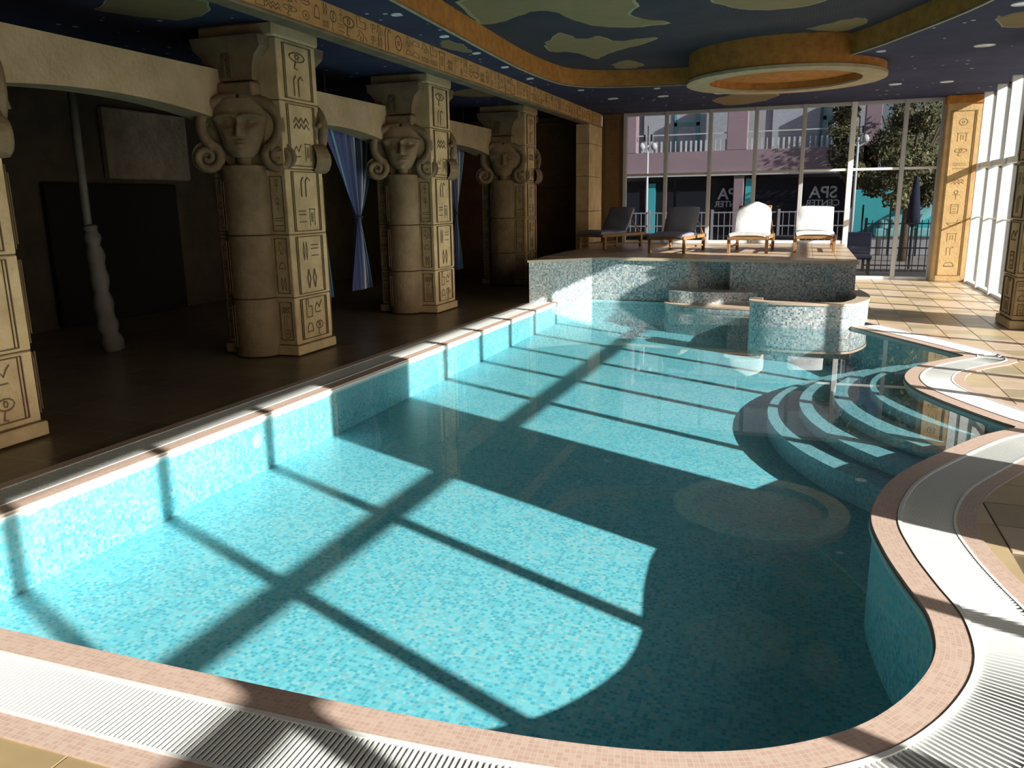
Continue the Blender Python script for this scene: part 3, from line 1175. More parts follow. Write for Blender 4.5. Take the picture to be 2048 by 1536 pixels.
        # carved strip beside the shaft
        for q, sx in enumerate((0.335, -0.375)):
            loc = M @ Vector((sx, -PY - 0.006, 0))
            for z0, z1 in ((0.17, 0.58), (0.68, 1.26), (1.34, 1.9)):
                frame_lines(root, 0.15, z0, z1, loc, rz, dbl=False, lw=0.007)
                for r_ in range(3):
                    zc = z0 + (z1 - z0) * (r_ + 0.5) / 3
                    sign(rnd.randrange(14), root, (loc[0], loc[1], zc), (0.10, 0.13), rz)
        # panel carved on the shaft
        loc = M @ Vector((-0.10, -PY - 0.243, 0))
        for z0, z1 in ((0.12, 0.56), (0.70, 1.24), (1.36, 1.86)):
            frame_lines(root, 0.15, z0, z1, loc, rz, lw=0.008)
            for r_ in range(3):
                zc = z0 + (z1 - z0) * (r_ + 0.5) / 3
                sign(rnd.randrange(14), root, (loc[0], loc[1], zc), (0.085, 0.11), rz)
    # carved side faces (towards the pool and away from it)
    for sx, rz in ((1, PI / 2), (-1, -PI / 2)):
        loc = Vector((sx * (PX + 0.008), 0, 0))
        for bi, (z0, z1) in enumerate(((0.16, 0.60), (0.66, 1.27), (1.33, 1.95), (2.01, 2.63), (2.69, 3.22))):
            frame_lines(root, 0.50, z0, z1, loc, rz, lw=0.008)
            for r_ in range(2):
                zc = z0 + (z1 - z0) * (r_ + 0.5) / 2
                if rnd.random() < 0.55:
                    sign(rnd.randrange(14), root, (loc[0], 0.09 * sx, zc), (0.13, 0.19), rz)
                    sign(rnd.randrange(14), root, (loc[0], -0.09 * sx, zc), (0.13, 0.19), rz)
                else:
                    sign(rnd.randrange(14), root, (loc[0], 0, zc), (0.27, 0.2), rz)
    return root


def copy_tree(o, parent=None):
    c = o.copy()
    COL.objects.link(c)
    c.parent = parent
    for ch in list(o.children):
        copy_tree(ch, c)
    return c


proto = make_column()
col_spots = [((-5.56, 3.72), 'cut off by the left edge of the photo, lit pale on its carved side'),
             ((-5.56, 7.585), 'nearest whole column, its face in deep shadow'),
             ((-5.56, 11.13), 'with the brightly lit carved face, beside the striped curtain'),
             ((-5.56, 15.30), 'farthest in the row, dark, before the end wall'),
             ((2.90, 11.45), 'standing in shadow at the right edge of the photo')]
for k, ((x, y), txt) in enumerate(col_spots):
    o = proto if k == 0 else copy_tree(proto)
    o.location = (x, y, 0)
    tag(o, 'sandstone column with carved head capital, ' + txt, 'column', 'carved head columns')

sp_ = empty('window_pier', (2.72, 4.07, 0))
tag(sp_, 'plain sandstone pier between the side windows near the pool bend', 'pier')
for a, b in zip((0, 0.7, 1.4, 2.1, 2.75), (0.7, 1.4, 2.1, 2.75, 3.4)):
    MB().bbox((-0.38, -0.60, a + .003), (0.34, 0.60, b - .003), 0.006).build('stone_block', 'sandstone', sp_)

# lintels (shallow arches) between the left columns
for k, (y0, y1, txt) in enumerate([(4.07, 7.24, 'from the cut-off column to the nearest whole one'),
                                   (7.93, 10.78, 'behind the striped curtain'),
                                   (11.48, 14.95, 'between the two far columns')]):
    nseg = 16
    m = MB()
    vs, fs = [], []
    for i in range(nseg + 1):
        u = i / nseg
        y = y0 + (y1 - y0) * u
        zb = 2.43 + 0.16 * math.sin(PI * u) ** 0.7
        for x in (-6.05, -5.74):
            vs.append((x, y, zb))
            vs.append((x, y, 2.97))
    for i in range(nseg):
        a, b = i * 4, i * 4 + 4
        fs += [(a, a + 1, b + 1, b), (a + 2, b + 2, b + 3, a + 3), (a, b, b + 2, a + 2), (a + 1, a + 3, b + 3, b + 1)]
    fs += [(0, 2, 3, 1), (nseg * 4, nseg * 4 + 1, nseg * 4 + 3, nseg * 4 + 2)]
    m.add(vs, fs)
    o = m.build('arched_lintel', 'lintel_stone')
    tag(o, 'rough sandstone arched lintel ' + txt, 'lintel', 'arched lintels')

# long carved beam over the pool edge and its end pier
beam = empty('carved_beam', (-4.29, 7.3, 3.14))
tag(beam, 'long orange brown beam carved with hieroglyphs along the left ceiling', 'beam')
o = MB().bbox((-0.09, -9.8, 0.0), (0.07, 10.2, 0.27), 0.012).build('beam_body', 'beam_stone', beam)
o2 = MB().bbox((-0.10, -9.8, -0.012), (0.08, 10.2, 0.02), 0.008).build('lower_edge', 'sandstone_shaded', beam)
rnd = random.Random(5)
y = -2.6
while y < 10.0:
    w = rnd.choice((0.10, 0.14, 0.2))
    if rnd.random() < 0.5:
        sign(rnd.randrange(14), beam, (0.071, y, 0.2), (w, 0.10), PI / 2)
        sign(rnd.randrange(14), beam, (0.071, y, 0.085), (w, 0.10), PI / 2)
    else:
        sign(rnd.randrange(14), beam, (0.071, y, 0.14), (w, 0.21), PI / 2)
    y += w + 0.035
pier = empty('end_pier', (-4.35, 16.95, 0))
tag(pier, 'narrow sandstone pier holding the far end of the carved beam', 'pier')
for a, b in zip((0, 0.7, 1.4, 2.1, 2.75), (0.7, 1.4, 2.1, 2.75, 3.13)):
    MB().bbox((-0.14, -0.58, a + .003), (0.14, 0.58, b - .003), 0.006).build('stone_block', 'sandstone', pier)

# ------------------------------------------------------------------ raised lounge deck with mosaic front
plat = empty('raised_deck', (-1.6, 15, 0))
tag(plat, 'raised lounge deck with mosaic front wall at the far end of the pool', 'deck')
PF = [(-4.12, 12.20), (-3.27, 12.95), (-1.66, 12.86), (-1.55, 13.05), (-1.08, 13.03), (-1.03, 12.78), (0.30, 12.70), (0.42, 12.62), (0.75, 12.60), (0.75, 17.45), (-4.12, 17.45)]
PT = [(-4.14, 12.18), (-3.27, 12.92), (0.78, 12.58), (0.78, 17.46), (-4.14, 17.46)]
under(MB().prism(PF, -0.75, 0.655).build('mosaic_wall', 'wall_mosaic'), plat)
under(MB().prism(PT, 0.655, 0.69).build('deck_edge', 'tile_rose'), plat)
k = 0
for ix in range(0, 15):
    for iy in range(0, 15):
        x0, y0 = -4.13 + ix * 0.33, 12.6 + iy * 0.33
        x1, y1 = min(x0 + 0.33, 0.775), min(y0 + 0.33, 17.45)
        if x1 - x0 < 0.05 or y1 - y0 < 0.05:
            continue
        P = [(x0 + .003, y0 + .003), (x1 - .003, y0 + .003), (x1 - .003, y1 - .003), (x0 + .003, y1 - .003)]
        P = clip(P, (-3.27, 12.92), Vector((0.085, 1.0)).normalized(), 0.0)
        if len(P) < 3 or area(P) < 0.004:
            continue
        if x0 > -2.8 or iy < 6:
            o = under(MB().prism(P, 0.69, 0.70).build('deck_tile', ['tile_rose', 'tile_sand', 'tile_rose'][(ix + 2 * iy) % 3]), plat)
# curved mosaic ledges in front
led = catmull([(-0.62, 11.25), (-0.60, 10.93), (-0.42, 10.80), (-0.05, 10.73), (0.30, 10.73), (0.58, 10.80), (0.72, 11.0), (0.86, 11.45), (0.88, 12.0), (0.80, 12.6)], 6)
led = led + [(-0.55, 12.75)]
lo_ = empty('mosaic_ledge', (0.1, 11.7, 0))
tag(lo_, 'large curved mosaic ledge by the steps with a bright sunlit front', 'ledge')
LN = normals(led)
arc = led[:-1]
inner = [(p[0] - n_[0] * 0.15, p[1] - n_[1] * 0.15) for p, n_ in zip(arc, LN)]
rimpoly = arc + inner[::-1]
under(MB().prism(rimpoly, -0.75, 0.265).build('ledge_wall', 'wall_mosaic'), lo_)
outer2 = [(p[0] + n_[0] * 0.012, p[1] + n_[1] * 0.012) for p, n_ in zip(arc, LN)]
inner2 = [(p[0] - n_[0] * 0.16, p[1] - n_[1] * 0.16) for p, n_ in zip(arc, LN)]
under(MB().prism(outer2 + inner2[::-1], 0.265, 0.295).build('ledge_top', 'tile_rose'), lo_)
under(MB().prism(inner + [(-0.5, 12.75)], -0.7, 0.05).build('basin_floor', 'wall_mosaic'), lo_)
led2 = catmull([(-1.98, 12.8), (-1.98, 12.5), (-1.86, 12.30), (-1.55, 12.17), (-1.2, 12.08), (-0.8, 12.0), (-0.60, 11.98)], 6) + [(-0.60, 12.75)]
l2 = empty('mosaic_ledge', (-1.3, 12.4, 0))
tag(l2, 'small low curved mosaic ledge against the middle of the deck wall', 'ledge')
under(MB().prism(led2, -0.75, 0.02).build('ledge_wall', 'wall_mosaic'), l2)
under(MB().prism([(-1.3 + (x + 1.3) * 1.015, 12.4 + (y - 12.4) * 1.015) for x, y in led2], 0.02, 0.045).build('ledge_top', 'tile_rose'), l2)
led3 = catmull([(-1.95, 12.85), (-1.93, 12.55), (-1.80, 12.42), (-1.5, 12.36), (-1.1, 12.40), (-0.60, 12.5)], 6) + [(-0.60, 12.85)]
under(MB().prism(led3, 0.045, 0.225).build('ledge_back', 'wall_mosaic'), l2)

# ------------------------------------------------------------------ glazing
w1 = struct(empty('window_1', (-0.7, 17.5, 0)), 'tall tinted glass wall at the far end', 'window')
MX = [-3.70, -2.83, -1.93, -1.03, -0.12, 0.78, 1.70, 2.34]
TZ = 2.13


def wput(o, root):
    return under(o, root)


for k, x in enumerate(MX):
    z0 = 0.70 if x < 0.7 else 0.0
    wd = 0.04 if x != 0.78 else 0.05
    wput(MB().bbox((x - wd, 17.44, z0), (x + wd, 17.52, 3.4), 0.006).build('mullion', 'white_frame' if k in (5,) else 'grey_frame'), w1)
for k in range(len(MX) - 1):
    a, b = MX[k] + 0.04, MX[k + 1] - 0.04
    z0 = 0.70 if MX[k] < 0.7 else 0.0
    wput(MB().bbox((a, 17.455, TZ - 0.025), (b, 17.515, TZ + 0.025), 0.005).build('transom', 'white_frame' if k >= 4 else 'grey_frame'), w1)
    wput(MB().bbox((a, 17.455, z0), (b, 17.515, z0 + 0.06), 0.005).build('sill_rail', 'white_frame'), w1)
    wput(MB().bbox((a, 17.455, 3.33), (b, 17.515, 3.40), 0.005).build('head_rail', 'grey_frame'), w1)
    for p0, p1 in ((z0 + 0.05, TZ - 0.02), (TZ + 0.02, 3.34)):
        wput(MB().box((a - 0.01, 17.483, p0), (b + 0.01, 17.489, p1)).build('pane', 'tinted_glass'), w1)
wbr = struct(MB().box((-4.12, 17.50, 0.0), (0.74, 17.60, 0.69)).build('wall_apron', 'brown_stone'), 'low wall under the end glazing', 'wall')
# carved panels beside the glazing
pan = empty('carved_panel', (-3.97, 17.5, 0.7))
tag(pan, 'brown wooden panel carved with signs left of the glass wall', 'panel')
MB().bbox((-0.24, -0.04, 0.0), (0.24, 0.06, 2.7), 0.01).build('board', 'wood_panel', pan)
for k in range(9):
    sign(k * 5 + 1, pan, (0, -0.042, 0.2 + k * 0.28), (0.22, 0.18))
frame_lines(pan, 0.38, 0.05, 2.6, (0, -0.042, 0), 0)
cp = empty('corner_pillar', (2.62, 17.36, 0))
tag(cp, 'sunlit golden sandstone corner pillar carved with signs', 'pillar')
MB().bbox((-0.27, -0.14, 0.0), (0.33, 0.2, 3.4), 0.012).build('shaft', 'sandstone_gold', cp)
MB().bbox((-0.29, -0.16, 3.24), (0.34, 0.2, 3.4), 0.01).build('cap_band', 'orange_plaster', cp)
frame_lines(cp, 0.42, 0.12, 3.12, (0.02, -0.141, 0), 0, lw=0.012)
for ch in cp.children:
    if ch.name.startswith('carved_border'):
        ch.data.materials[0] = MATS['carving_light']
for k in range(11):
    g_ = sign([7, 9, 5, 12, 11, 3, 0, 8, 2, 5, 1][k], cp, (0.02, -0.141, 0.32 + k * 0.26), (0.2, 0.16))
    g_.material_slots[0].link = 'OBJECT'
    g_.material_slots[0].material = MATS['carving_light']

w2 = struct(empty('window_2', (2.97, 8, 0)), 'tall clear glass wall with white fins along the pool', 'window')
MY = [-2.5, -1.98, -0.95, 0.15, 1.25, 2.36, 3.52, 4.62, 5.6, 6.65, 7.68, 8.7, 9.75, 11.10, 11.70, 12.75, 13.8, 14.85, 15.9, 16.95]
fm = None
for y in MY:
    o = MB().bbox((2.88, y - 0.028, 0.0), (3.05, y + 0.028, 3.4), 0.005).build('mullion', 'white_frame')
    wput(o, w2)
MYe = MY + [17.4]
for a, b in zip(MYe[:-1], MYe[1:]):
    if (a, b) in ((3.52, 4.62), (11.10, 11.70)):
        continue
    wput(MB().bbox((2.93, a + 0.028, TZ - 0.05), (3.02, b - 0.028, TZ + 0.05), 0.005).build('transom', 'white_frame'), w2)
    if a > 12.5:
        wput(MB().bbox((2.965, a + 0.028, 1.20), (2.995, b - 0.028, 1.225), 0.003).build('guard_rail', 'white_frame'), w2)
    wput(MB().bbox((2.93, a + 0.028, 0.0), (3.02, b - 0.028, 0.05), 0.005).build('sill_rail', 'white_frame'), w2)
    for p0, p1 in ((0.04, TZ - 0.04), (TZ + 0.04, 3.4)):
        wput(MB().box((3.0, a + 0.02, p0), (3.006, b - 0.02, p1)).build('pane', 'clear_glass'), w2)

# ------------------------------------------------------------------ loungers
def sheet(fn, nu, nv, th, name, mat, parent):
    """padded sheet from fn(u, v) -> (x, y, z), thickened downwards along the normal"""
    m = MB()
    top = [Vector(fn(i / nu, j / nv)) for j in range(nv + 1) for i in range(nu + 1)]
    nrm = []
    for j in range(nv + 1):
        for i in range(nu + 1):
            a = top[j * (nu + 1) + min(i + 1, nu)] - top[j * (nu + 1) + max(i - 1, 0)]
            b = top[min(j + 1, nv) * (nu + 1) + i] - top[max(j - 1, 0) * (nu + 1) + i]
            q = a.cross(b)
            nrm.append(q.normalized() if q.length > 0 else Vector((0, 0, 1)))
    bot = [p - q * th for p, q in zip(top, nrm)]
    N = len(top)
    fs = []
    for j in range(nv):
        for i in range(nu):
            a = j * (nu + 1) + i
            fs.append((a, a + 1, a + nu + 2, a + nu + 1))
            fs.append((N + a, N + a + nu + 1, N + a + nu + 2, N + a + 1))
    edge = [i for i in range(nu + 1)] + [j * (nu + 1) + nu for j in range(1, nv + 1)] + [nv * (nu + 1) + i for i in range(nu - 1, -1, -1)] + [j * (nu + 1) for j in range(nv - 1, 0, -1)]
    for a, b in zip(edge, edge[1:] + edge[:1]):
        fs.append((b, a, N + a, N + b))
    m.add(top + bot, fs)
    return m.build(name, mat, parent, smooth=True, angle=0.9)


def lounger(x, y, rz, label, back='square', blen=0.47, ang=58, cloth='cushion_white'):
    r = empty('sun_lounger', (x, y, 0.70), rz)
    tag(r, label, 'lounger', 'wooden sun loungers on the raised deck')
    w, Ln, h = 0.31, 1.25, 0.29
    for sx in (-1, 1):
        for ly in (-0.05, -Ln + 0.08):
            MB().bbox((sx * w - 0.025, ly - 0.03, 0), (sx * w + 0.025, ly + 0.03, h - 0.02), 0.004).build('leg', 'teak', r)
        MB().bbox((sx * w - 0.02, -Ln, h - 0.06), (sx * w + 0.02, 0.05, h), 0.005).build('side_rail', 'teak', r)
        MB().bbox((sx * w - 0.014, -Ln + 0.1, 0.08), (sx * w + 0.014, -0.07, 0.11), 0.003).build('stretcher', 'teak', r)
    for ly in (-Ln + 0.02, 0.03):
        MB().bbox((-w, ly - 0.02, h - 0.06), (w, ly + 0.02, h - 0.01), 0.004).build('cross_rail', 'teak', r)
    for k in range(8):
        yy = -Ln + 0.09 + k * 0.145
        MB().box((-w + .02, yy, h - 0.02), (w - .02, yy + 0.09, h)).build('slat', 'teak', r)
    c, s = math.cos(math.radians(ang)), math.sin(math.radians(ang))
    y0 = -0.50
    for sx in (-1, 1):
        MB().tube([(sx * (w - 0.05), y0, h + 0.01), (sx * (w - 0.05), y0 + c * blen, h + s * blen)], 0.018, 6).build('back_post', 'teak', r)
        MB().tube([(sx * (w - 0.03), y0 + c * blen * 0.62, h + s * blen * 0.62), (sx * (w - 0.01), -0.02, h - 0.02)], 0.014, 6).build('back_strut', 'teak', r)
    MB().bbox((-w + .03, y0 + c * blen - 0.02, h + s * blen - 0.03), (w - .03, y0 + c * blen + 0.02, h + s * blen + 0.02), 0.005).build('top_rail', 'teak', r)
    rn = random.Random(int(x * 100))
    ph = rn.uniform(0, 6)

    def seat(u, v):
        return ((u - 0.5) * 2 * w * 0.98, -Ln - 0.01 + v * (Ln + y0 + 0.03), h + 0.065 + 0.008 * math.sin(9 * v + ph) - 0.03 * abs(2 * u - 1) ** 4)

    def bk(u, v):
        wz = 1.0
        if back == 'round':
            wz = math.sqrt(max(0.02, 1 - max(0, (v - 0.55) / 0.47) ** 2)) if v > 0.55 else 1.0
        L2 = (blen + 0.03) * v
        pad = 0.065 + 0.010 * math.sin(7 * v + 3 * u + ph) - 0.03 * abs(2 * u - 1) ** 4
        return ((u - 0.5) * 2 * w * 0.96 * wz, y0 + c * L2 - s * pad, h + 0.03 + s * L2 + c * pad)

    sheet(seat, 10, 14, 0.06, 'seat_cushion', cloth, r)
    sheet(bk, 12, 16, 0.07 if back == 'square' else 0.10, 'back_cushion', cloth, r)
    return r


lounger(-3.30, 16.15, math.radians(-26), 'sun lounger with cushion toned slate grey for shade, farthest left on the deck', cloth='cushion_shade_slate')
lounger(-2.02, 15.22, math.radians(-10), 'sun lounger with cushion toned slate grey for shade, second from the left on the deck', cloth='cushion_shade_slate')
lounger(-0.82, 15.33, math.radians(-3), 'sunlit sun lounger with a rounded white towel over its back', 'round', 0.53, 64)
lounger(0.18, 15.70, math.radians(0), 'sunlit sun lounger with square white cushion, farthest right on the deck', 'square', 0.44, 60)

# ------------------------------------------------------------------ left aisle: curtains, post, wall panel
def curtain(x, yc, ztop, ztie, zbot, wtop, wbot, label, seed):
    rn = random.Random(seed)
    root = empty('tied_curtain', (x, yc, 0))
    tag(root, label, 'curtain', 'striped curtains tied between the columns')
    m = MB()
    nu, nv = 60, 40
    vs, fs, uv = [], [], []
    for j in range(nv + 1):
        v = j / nv
        z = ztop + (zbot - ztop) * v
        vt = (ztop - ztie) / (ztop - zbot)
        if v < vt:
            q = 1 - v / vt
            wd = 0.055 + (wtop / 2 - 0.055) * (q ** 0.75)
        else:
            q = (v - vt) / (1 - vt)
            wd = 0.055 + (wbot / 2 - 0.055) * (q ** 0.8)
        for i in range(nu + 1):
            u = i / nu
            fold = math.sin(u * 38 + 1.2 * math.sin(3 * v)) * 0.035 * (0.5 + wd)
            sag = 0.10 * abs(math.sin(u * PI * 3)) if v < 0.02 else 0
            vs.append((fold + 0.02 * math.sin(9 * u + 4 * v), (u - 0.5) * 2 * wd + 0.12 * (v - vt) * (1 if v < vt else 0.4), z - 0.16 * (1 - abs(math.sin(u * PI * 3))) * max(0, 1 - v * 3)))
    for j in range(nv):
        for i in range(nu):
            a = j * (nu + 1) + i
            fs.append((a, a + 1, a + nu + 2, a + nu + 1))
            uv.append([(i / nu, j / nv), ((i + 1) / nu, j / nv), ((i + 1) / nu, (j + 1) / nv), (i / nu, (j + 1) / nv)])
    m.add(vs, fs, uv)
    m.build('cloth', 'striped_cloth', root, smooth=True)
    MB().tube([(0.06 * math.cos(2 * PI * k / 12), 0.075 * math.sin(2 * PI * k / 12), ztie) for k in range(12)], 0.018, 6, closed=True).build('tie_band', 'navy_cloth', root, smooth=True)
    MB().tube([(0, -wtop / 2 - 0.05, ztop + 0.03), (0, wtop / 2 + 0.05, ztop + 0.03)], 0.014, 8).build('rod', 'black_iron', root)
    for sy in (-1, 1):
        MB().tube([(0, sy * wtop * 0.45, ztop + 0.03), (0, sy * wtop * 0.45, 3.41)], 0.008, 6).build('hanger', 'black_iron', root)
    return root


curtain(-6.2, 10.5, 2.78, 1.42, 0.36, 1.5, 0.56, 'blue and white striped curtain tied at the waist left of the lit column', 1)
curtain(-6.2, 14.05, 2.78, 1.42, 0.36, 1.1, 0.50, 'dark striped curtain behind the farthest column', 2)
curtain(-6.35, 9.72, 2.6, 1.9, 0.3, 0.3, 0.36, 'narrow blue curtain hanging right behind the nearest whole column', 3)

post = empty('canopy_post', (-7.5, 6.9, 0))
tag(post, 'slim pale post with a gathered drape in the dark aisle', 'post')
MB().tube([(0, -0.02, 0.9), (0, 0.0, 3.0)], 0.045, 10).build('pole', 'grey_drape', post, smooth=True)
pts = [(0.0, 0.0, 1.42), (0.02, 0.0, 1.3), (0.02, 0.02, 1.0), (0.0, 0.05, 0.6), (0.02, 0.06, 0.25), (0.04, 0.1, 0.0)]
MB().tube(catmull(pts, 5), [0.05 + 0.035 * abs(math.sin(i * 0.9)) + 0.002 * i for i in range(26)], 10).build('drape', 'grey_drape', post, smooth=True)

rp = empty('relief_panel', (-9.59, 10.1, 2.02))
tag(rp, 'weathered stone wall panel high in the dark aisle', 'panel')
MB().bbox((0.0, -0.9, 0.0), (0.12, 0.75, 1.0), 0.02).build('slab', 'aged_panel', rp)
wt = empty('dark_doorway', (-9.5, 9.4, 0))
tag(wt, 'dark recess below the stone panel in the aisle', 'doorway')
MB().bbox((-0.09, -1.3, 0.0), (0.02, 1.1, 1.95), 0.02).build('recess', 'dark_void', wt)

# ------------------------------------------------------------------ outside
GZ = -0.12
struct(flatpoly([(-40, 17.8), (60, 17.8), (60, 90), (-40, 90)], GZ).build('ground', 'pavement'), 'paved ground outside the end window', 'ground')
struct(flatpoly([(3.2, -40), (60, -40), (60, 17.8), (3.2, 17.8)], GZ).build('ground', 'pavement'), 'paved ground outside the side windows', 'ground')
lane = struct(MB().box((-3.0, 18.0, GZ), (9, 21.2, GZ + 0.02)).build('lane', 'asphalt'), 'dark asphalt strip outside the glass', 'road')

bd = empty('pink_building', (-3, 30, 0))
tag(bd, 'pink two storey building with balconies seen through the glass', 'building')


def bput(o):
    return under(o, bd)


bput(MB().box((-12, 31.2, GZ), (2.2, 36, 9)).build('wall', 'ext_grey'))
bput(MB().box((-12, 30.0, 2.52), (2.2, 31.6, 3.28)).build('balcony_parapet', 'pink_render'))
bput(MB().box((-12, 29.9, 2.42), (2.2, 31.6, 2.52)).build('balcony_slab', 'ext_white'))
bput(MB().box((-12, 30.95, 5.4), (2.2, 31.25, 6.2)).build('balcony_parapet', 'pink_render'))
for x0, x1, z0, z1 in ((-6.75, -5.95, 3.28, 5.4), (-2.75, -2.05, 3.28, 5.4), (-2.45, -2.1, GZ, 2.42), (-6.9, -6.4, GZ, 2.42), (1.7, 2.2, GZ, 5.4)):
    bput(MB().bbox((x0, 30.0, z0), (x1, 30.5, z1), 0.02).build('pillar', 'pink_render'))
for k, (x0, x1) in enumerate(((-5.9, -4.75), (-3.85, -2.8), (-1.3, 0.3))):
    f = bput(MB().bbox((x0, 31.1, 3.3), (x1, 31.22, 5.2), 0.02).build('window', 'curtain_grey'))
for x0 in (-4.75, 0.4):
    d = bput(MB().bbox((x0 + .06, 31.08, 3.3), (x0 + 0.84, 31.2, 5.3), 0.02).build('balcony_door', 'curtain_grey'))
    for a, b in (((x0, 31.04, 3.3), (x0 + .1, 31.2, 5.4)), ((x0 + .8, 31.04, 3.3), (x0 + .9, 31.2, 5.4)), ((x0, 31.04, 4.25), (x0 + .9, 31.2, 4.38))):
        under(MB().box(a, b).build('door_frame', 'teal_frame'), bd)
bput(MB().box((-1.2, 31.3, 4.5), (-0.75, 31.5, 5.0)).build('air_conditioner', 'ext_white'))
# balcony railing
bput(MB().box((-6.0, 30.05, 3.86), (1.7, 30.10, 3.90)).build('handrail', 'ext_white'))
for k in range(44):
    x = -5.95 + k * 0.175
    bput(MB().box((x, 30.06, 3.28), (x + (0.07 if k % 9 < 6 else 0.03), 30.09, 3.66)).build('baluster', 'ext_white'))
# dark shop glazing
for k, (x0, x1) in enumerate(((-6.4, -4.6), (-4.5, -2.5), (-2.05, -0.3), (-0.2, 1.65))):
    bput(MB().box((x0, 30.34, GZ), (x1, 30.44, 2.3)).build('shop_pane', 'ext_glass_dark'))
bput(MB().box((-5.55, 30.22, 0.2), (-5.25, 30.3, 2.2)).build('green_blind', 'turquoise'))
bput(MB().box((-2.05, 30.22, 0.2), (-1.8, 30.3, 2.3)).build('green_blind', 'turquoise'))


def lettering(txt, size, x, z, y):
    cu = bpy.data.curves.new('lettering', 'FONT')
    cu.body = txt
    cu.size = size
    cu.offset = 0.012 * size / 0.7
    cu.extrude = 0.01
    cu.align_x = 'CENTER'
    tmp = bpy.data.objects.new('tmp_text', cu)
    COL.objects.link(tmp)
    bpy.context.view_layer.update()
    dg = bpy.context.evaluated_depsgraph_get()
    me = bpy.data.meshes.new_from_object(tmp.evaluated_get(dg))
    bpy.data.objects.remove(tmp)
    for v in me.vertices:          # read from behind: mirrored left to right
        v.co = Vector((-v.co.x, -v.co.z, v.co.y))
    me.flip_normals()
    me.materials.clear()
    me.materials.append(MATS['ext_white'])
    o = bpy.data.objects.new('lettering', me)
    COL.objects.link(o)
    o.location = (x, y, z)
    bpy.context.view_layer.update()
    bput(o)
    return o


for x in (0.55, -2.55):
    lettering('SPA', 0.56, x, 1.60, 30.30)
    lettering('CENTER', 0.30, x, 1.33, 30.30)

# street lamps
def street_lamp(x, y, label):
    r = empty('street_lamp', (x, y, GZ))
    tag(r, label, 'lamp')
    MB().tube([(0, 0, 0), (0, 0, 3.15)], [0.045, 0.028], 10).build('pole', 'ext_white', r, smooth=True)
    MB().lathe([(0.001, 0), (0.08, 0), (0.08, 0.12), (0.001, 0.12)], 12).build('base', 'ext_white', r)
    MB().tube([(-0.16, 0, 3.05), (-0.1, 0, 2.98), (0, 0, 2.94), (0.1, 0, 2.98), (0.16, 0, 3.05)], 0.02, 6).build('arm', 'ext_white', r)
    for s_ in (-1, 1):
        MB().lathe([(0.001, 3.02), (0.07, 3.05), (0.09, 3.12), (0.05, 3.2), (0.001, 3.22)], 12, c=(0.16 * s_, 0)).build('globe', 'ext_white', r, smooth=True)
    MB().tube([(0, 0, 3.15), (0, 0, 3.65)], 0.012, 6).build('finial', 'black_iron', r)
    for s_ in (-1, 1):
        MB().box((0.03 * s_ - 0.02 + 0.06 * s_, -0.03, 3.25), (0.03 * s_ + 0.02 + 0.06 * s_, 0.03, 3.42)).build('camera_box', 'black_iron', r)
    return r


street_lamp(-4.05, 22, 'white street lamp before the pink balconies at the left windows')
street_lamp(1.12, 22, 'white street lamp beside the tree behind the glass')


def fence(x0, x1, y, z0, h, mat, sp, label, rails):
    r = empty('iron_fence', (x0, y, z0))
    tag(r, label, 'fence')
    for z in rails:
        MB().box((0, -0.012, z), (x1 - x0, 0.012, z + 0.03)).build('rail', mat, r)
    k = int((x1 - x0) / sp)
    b0 = MB().box((-0.009, -0.009, 0), (0.009, 0.009, h)).build('bar', mat, r)
    for i in range(1, k + 1):
        inst(b0, r, (i * sp, 0, 0))
    for i in range(0, int((x1 - x0) / 1.6) + 1):
        MB().box((i * 1.6 - 0.03, -0.03, -0.0), (i * 1.6 + 0.03, 0.03, h + 0.05)).build('post', mat, r)
    return r


fence(1.35, 4.5, 20.5, GZ, 1.2, 'black_iron', 0.13, 'black iron fence in front of the turquoise slide', (0.15, 0.55, 1.1))
fence(-5.4, 1.0, 21.0, GZ, 1.42, 'grey_frame', 0.14, 'grey railing outside behind the loungers', (0.1, 1.05, 1.38))
bench = empty('white_bench', (-0.75, 18.6, GZ))
tag(bench, 'low white bench outside behind the towel draped lounger', 'bench')
MB().bbox((-0.9, -0.2, 0.85), (0.7, 0.2, 0.93), 0.02).build('seat', 'ext_white', bench)
for sx in (-0.8, 0.55):
    MB().bbox((sx, -0.18, 0), (sx + 0.08, 0.18, 0.85), 0.01).build('leg', 'ext_white', bench)
bench2 = empty('low_wall', (-3.4, 19.2, GZ))
tag(bench2, 'low pale wall outside behind the left loungers', 'wall')
MB().bbox((-1.6, -0.2, 0), (1.2, 0.2, 0.88), 0.02).build('body', 'pavement', bench2)
MB().bbox((-1.65, -0.24, 0.88), (1.25, 0.24, 0.95), 0.02).build('cap', 'ext_white', bench2)

# turquoise slide
ts = empty('water_slide', (2.7, 27, GZ))
tag(ts, 'turquoise water slide with pale chute behind the iron fence', 'slide')
MB().bbox((-1.3, 0.3, 0.55), (2.2, 0.5, 1.95), 0.03).build('back_wall', 'turquoise', ts)
MB().bbox((-0.7, -0.6, 0.55), (2.2, 0.2, 0.8), 0.04).build('trough', 'turquoise_light', ts)
pts = [(-0.55, -0.2, 0.85), (0.0, -0.2, 0.98), (0.5, -0.2, 1.2), (1.0, -0.2, 1.55), (1.5, -0.2, 1.85), (2.1, -0.2, 2.2)]
MB().tube(catmull(pts, 4), 0.14, 10, flat=1.6).build('chute', 'turquoise_light', ts, smooth=True)
MB().bbox((-1.3, -0.5, 0), (2.2, 0.5, 0.55), 0.03).build('plinth', 'ext_grey', ts)
for k in range(5):
    MB().box((-1.1 + k * 0.75, -0.62, 0), (-1.05 + k * 0.75, -0.58, 1.5)).build('pole', 'black_iron', ts)

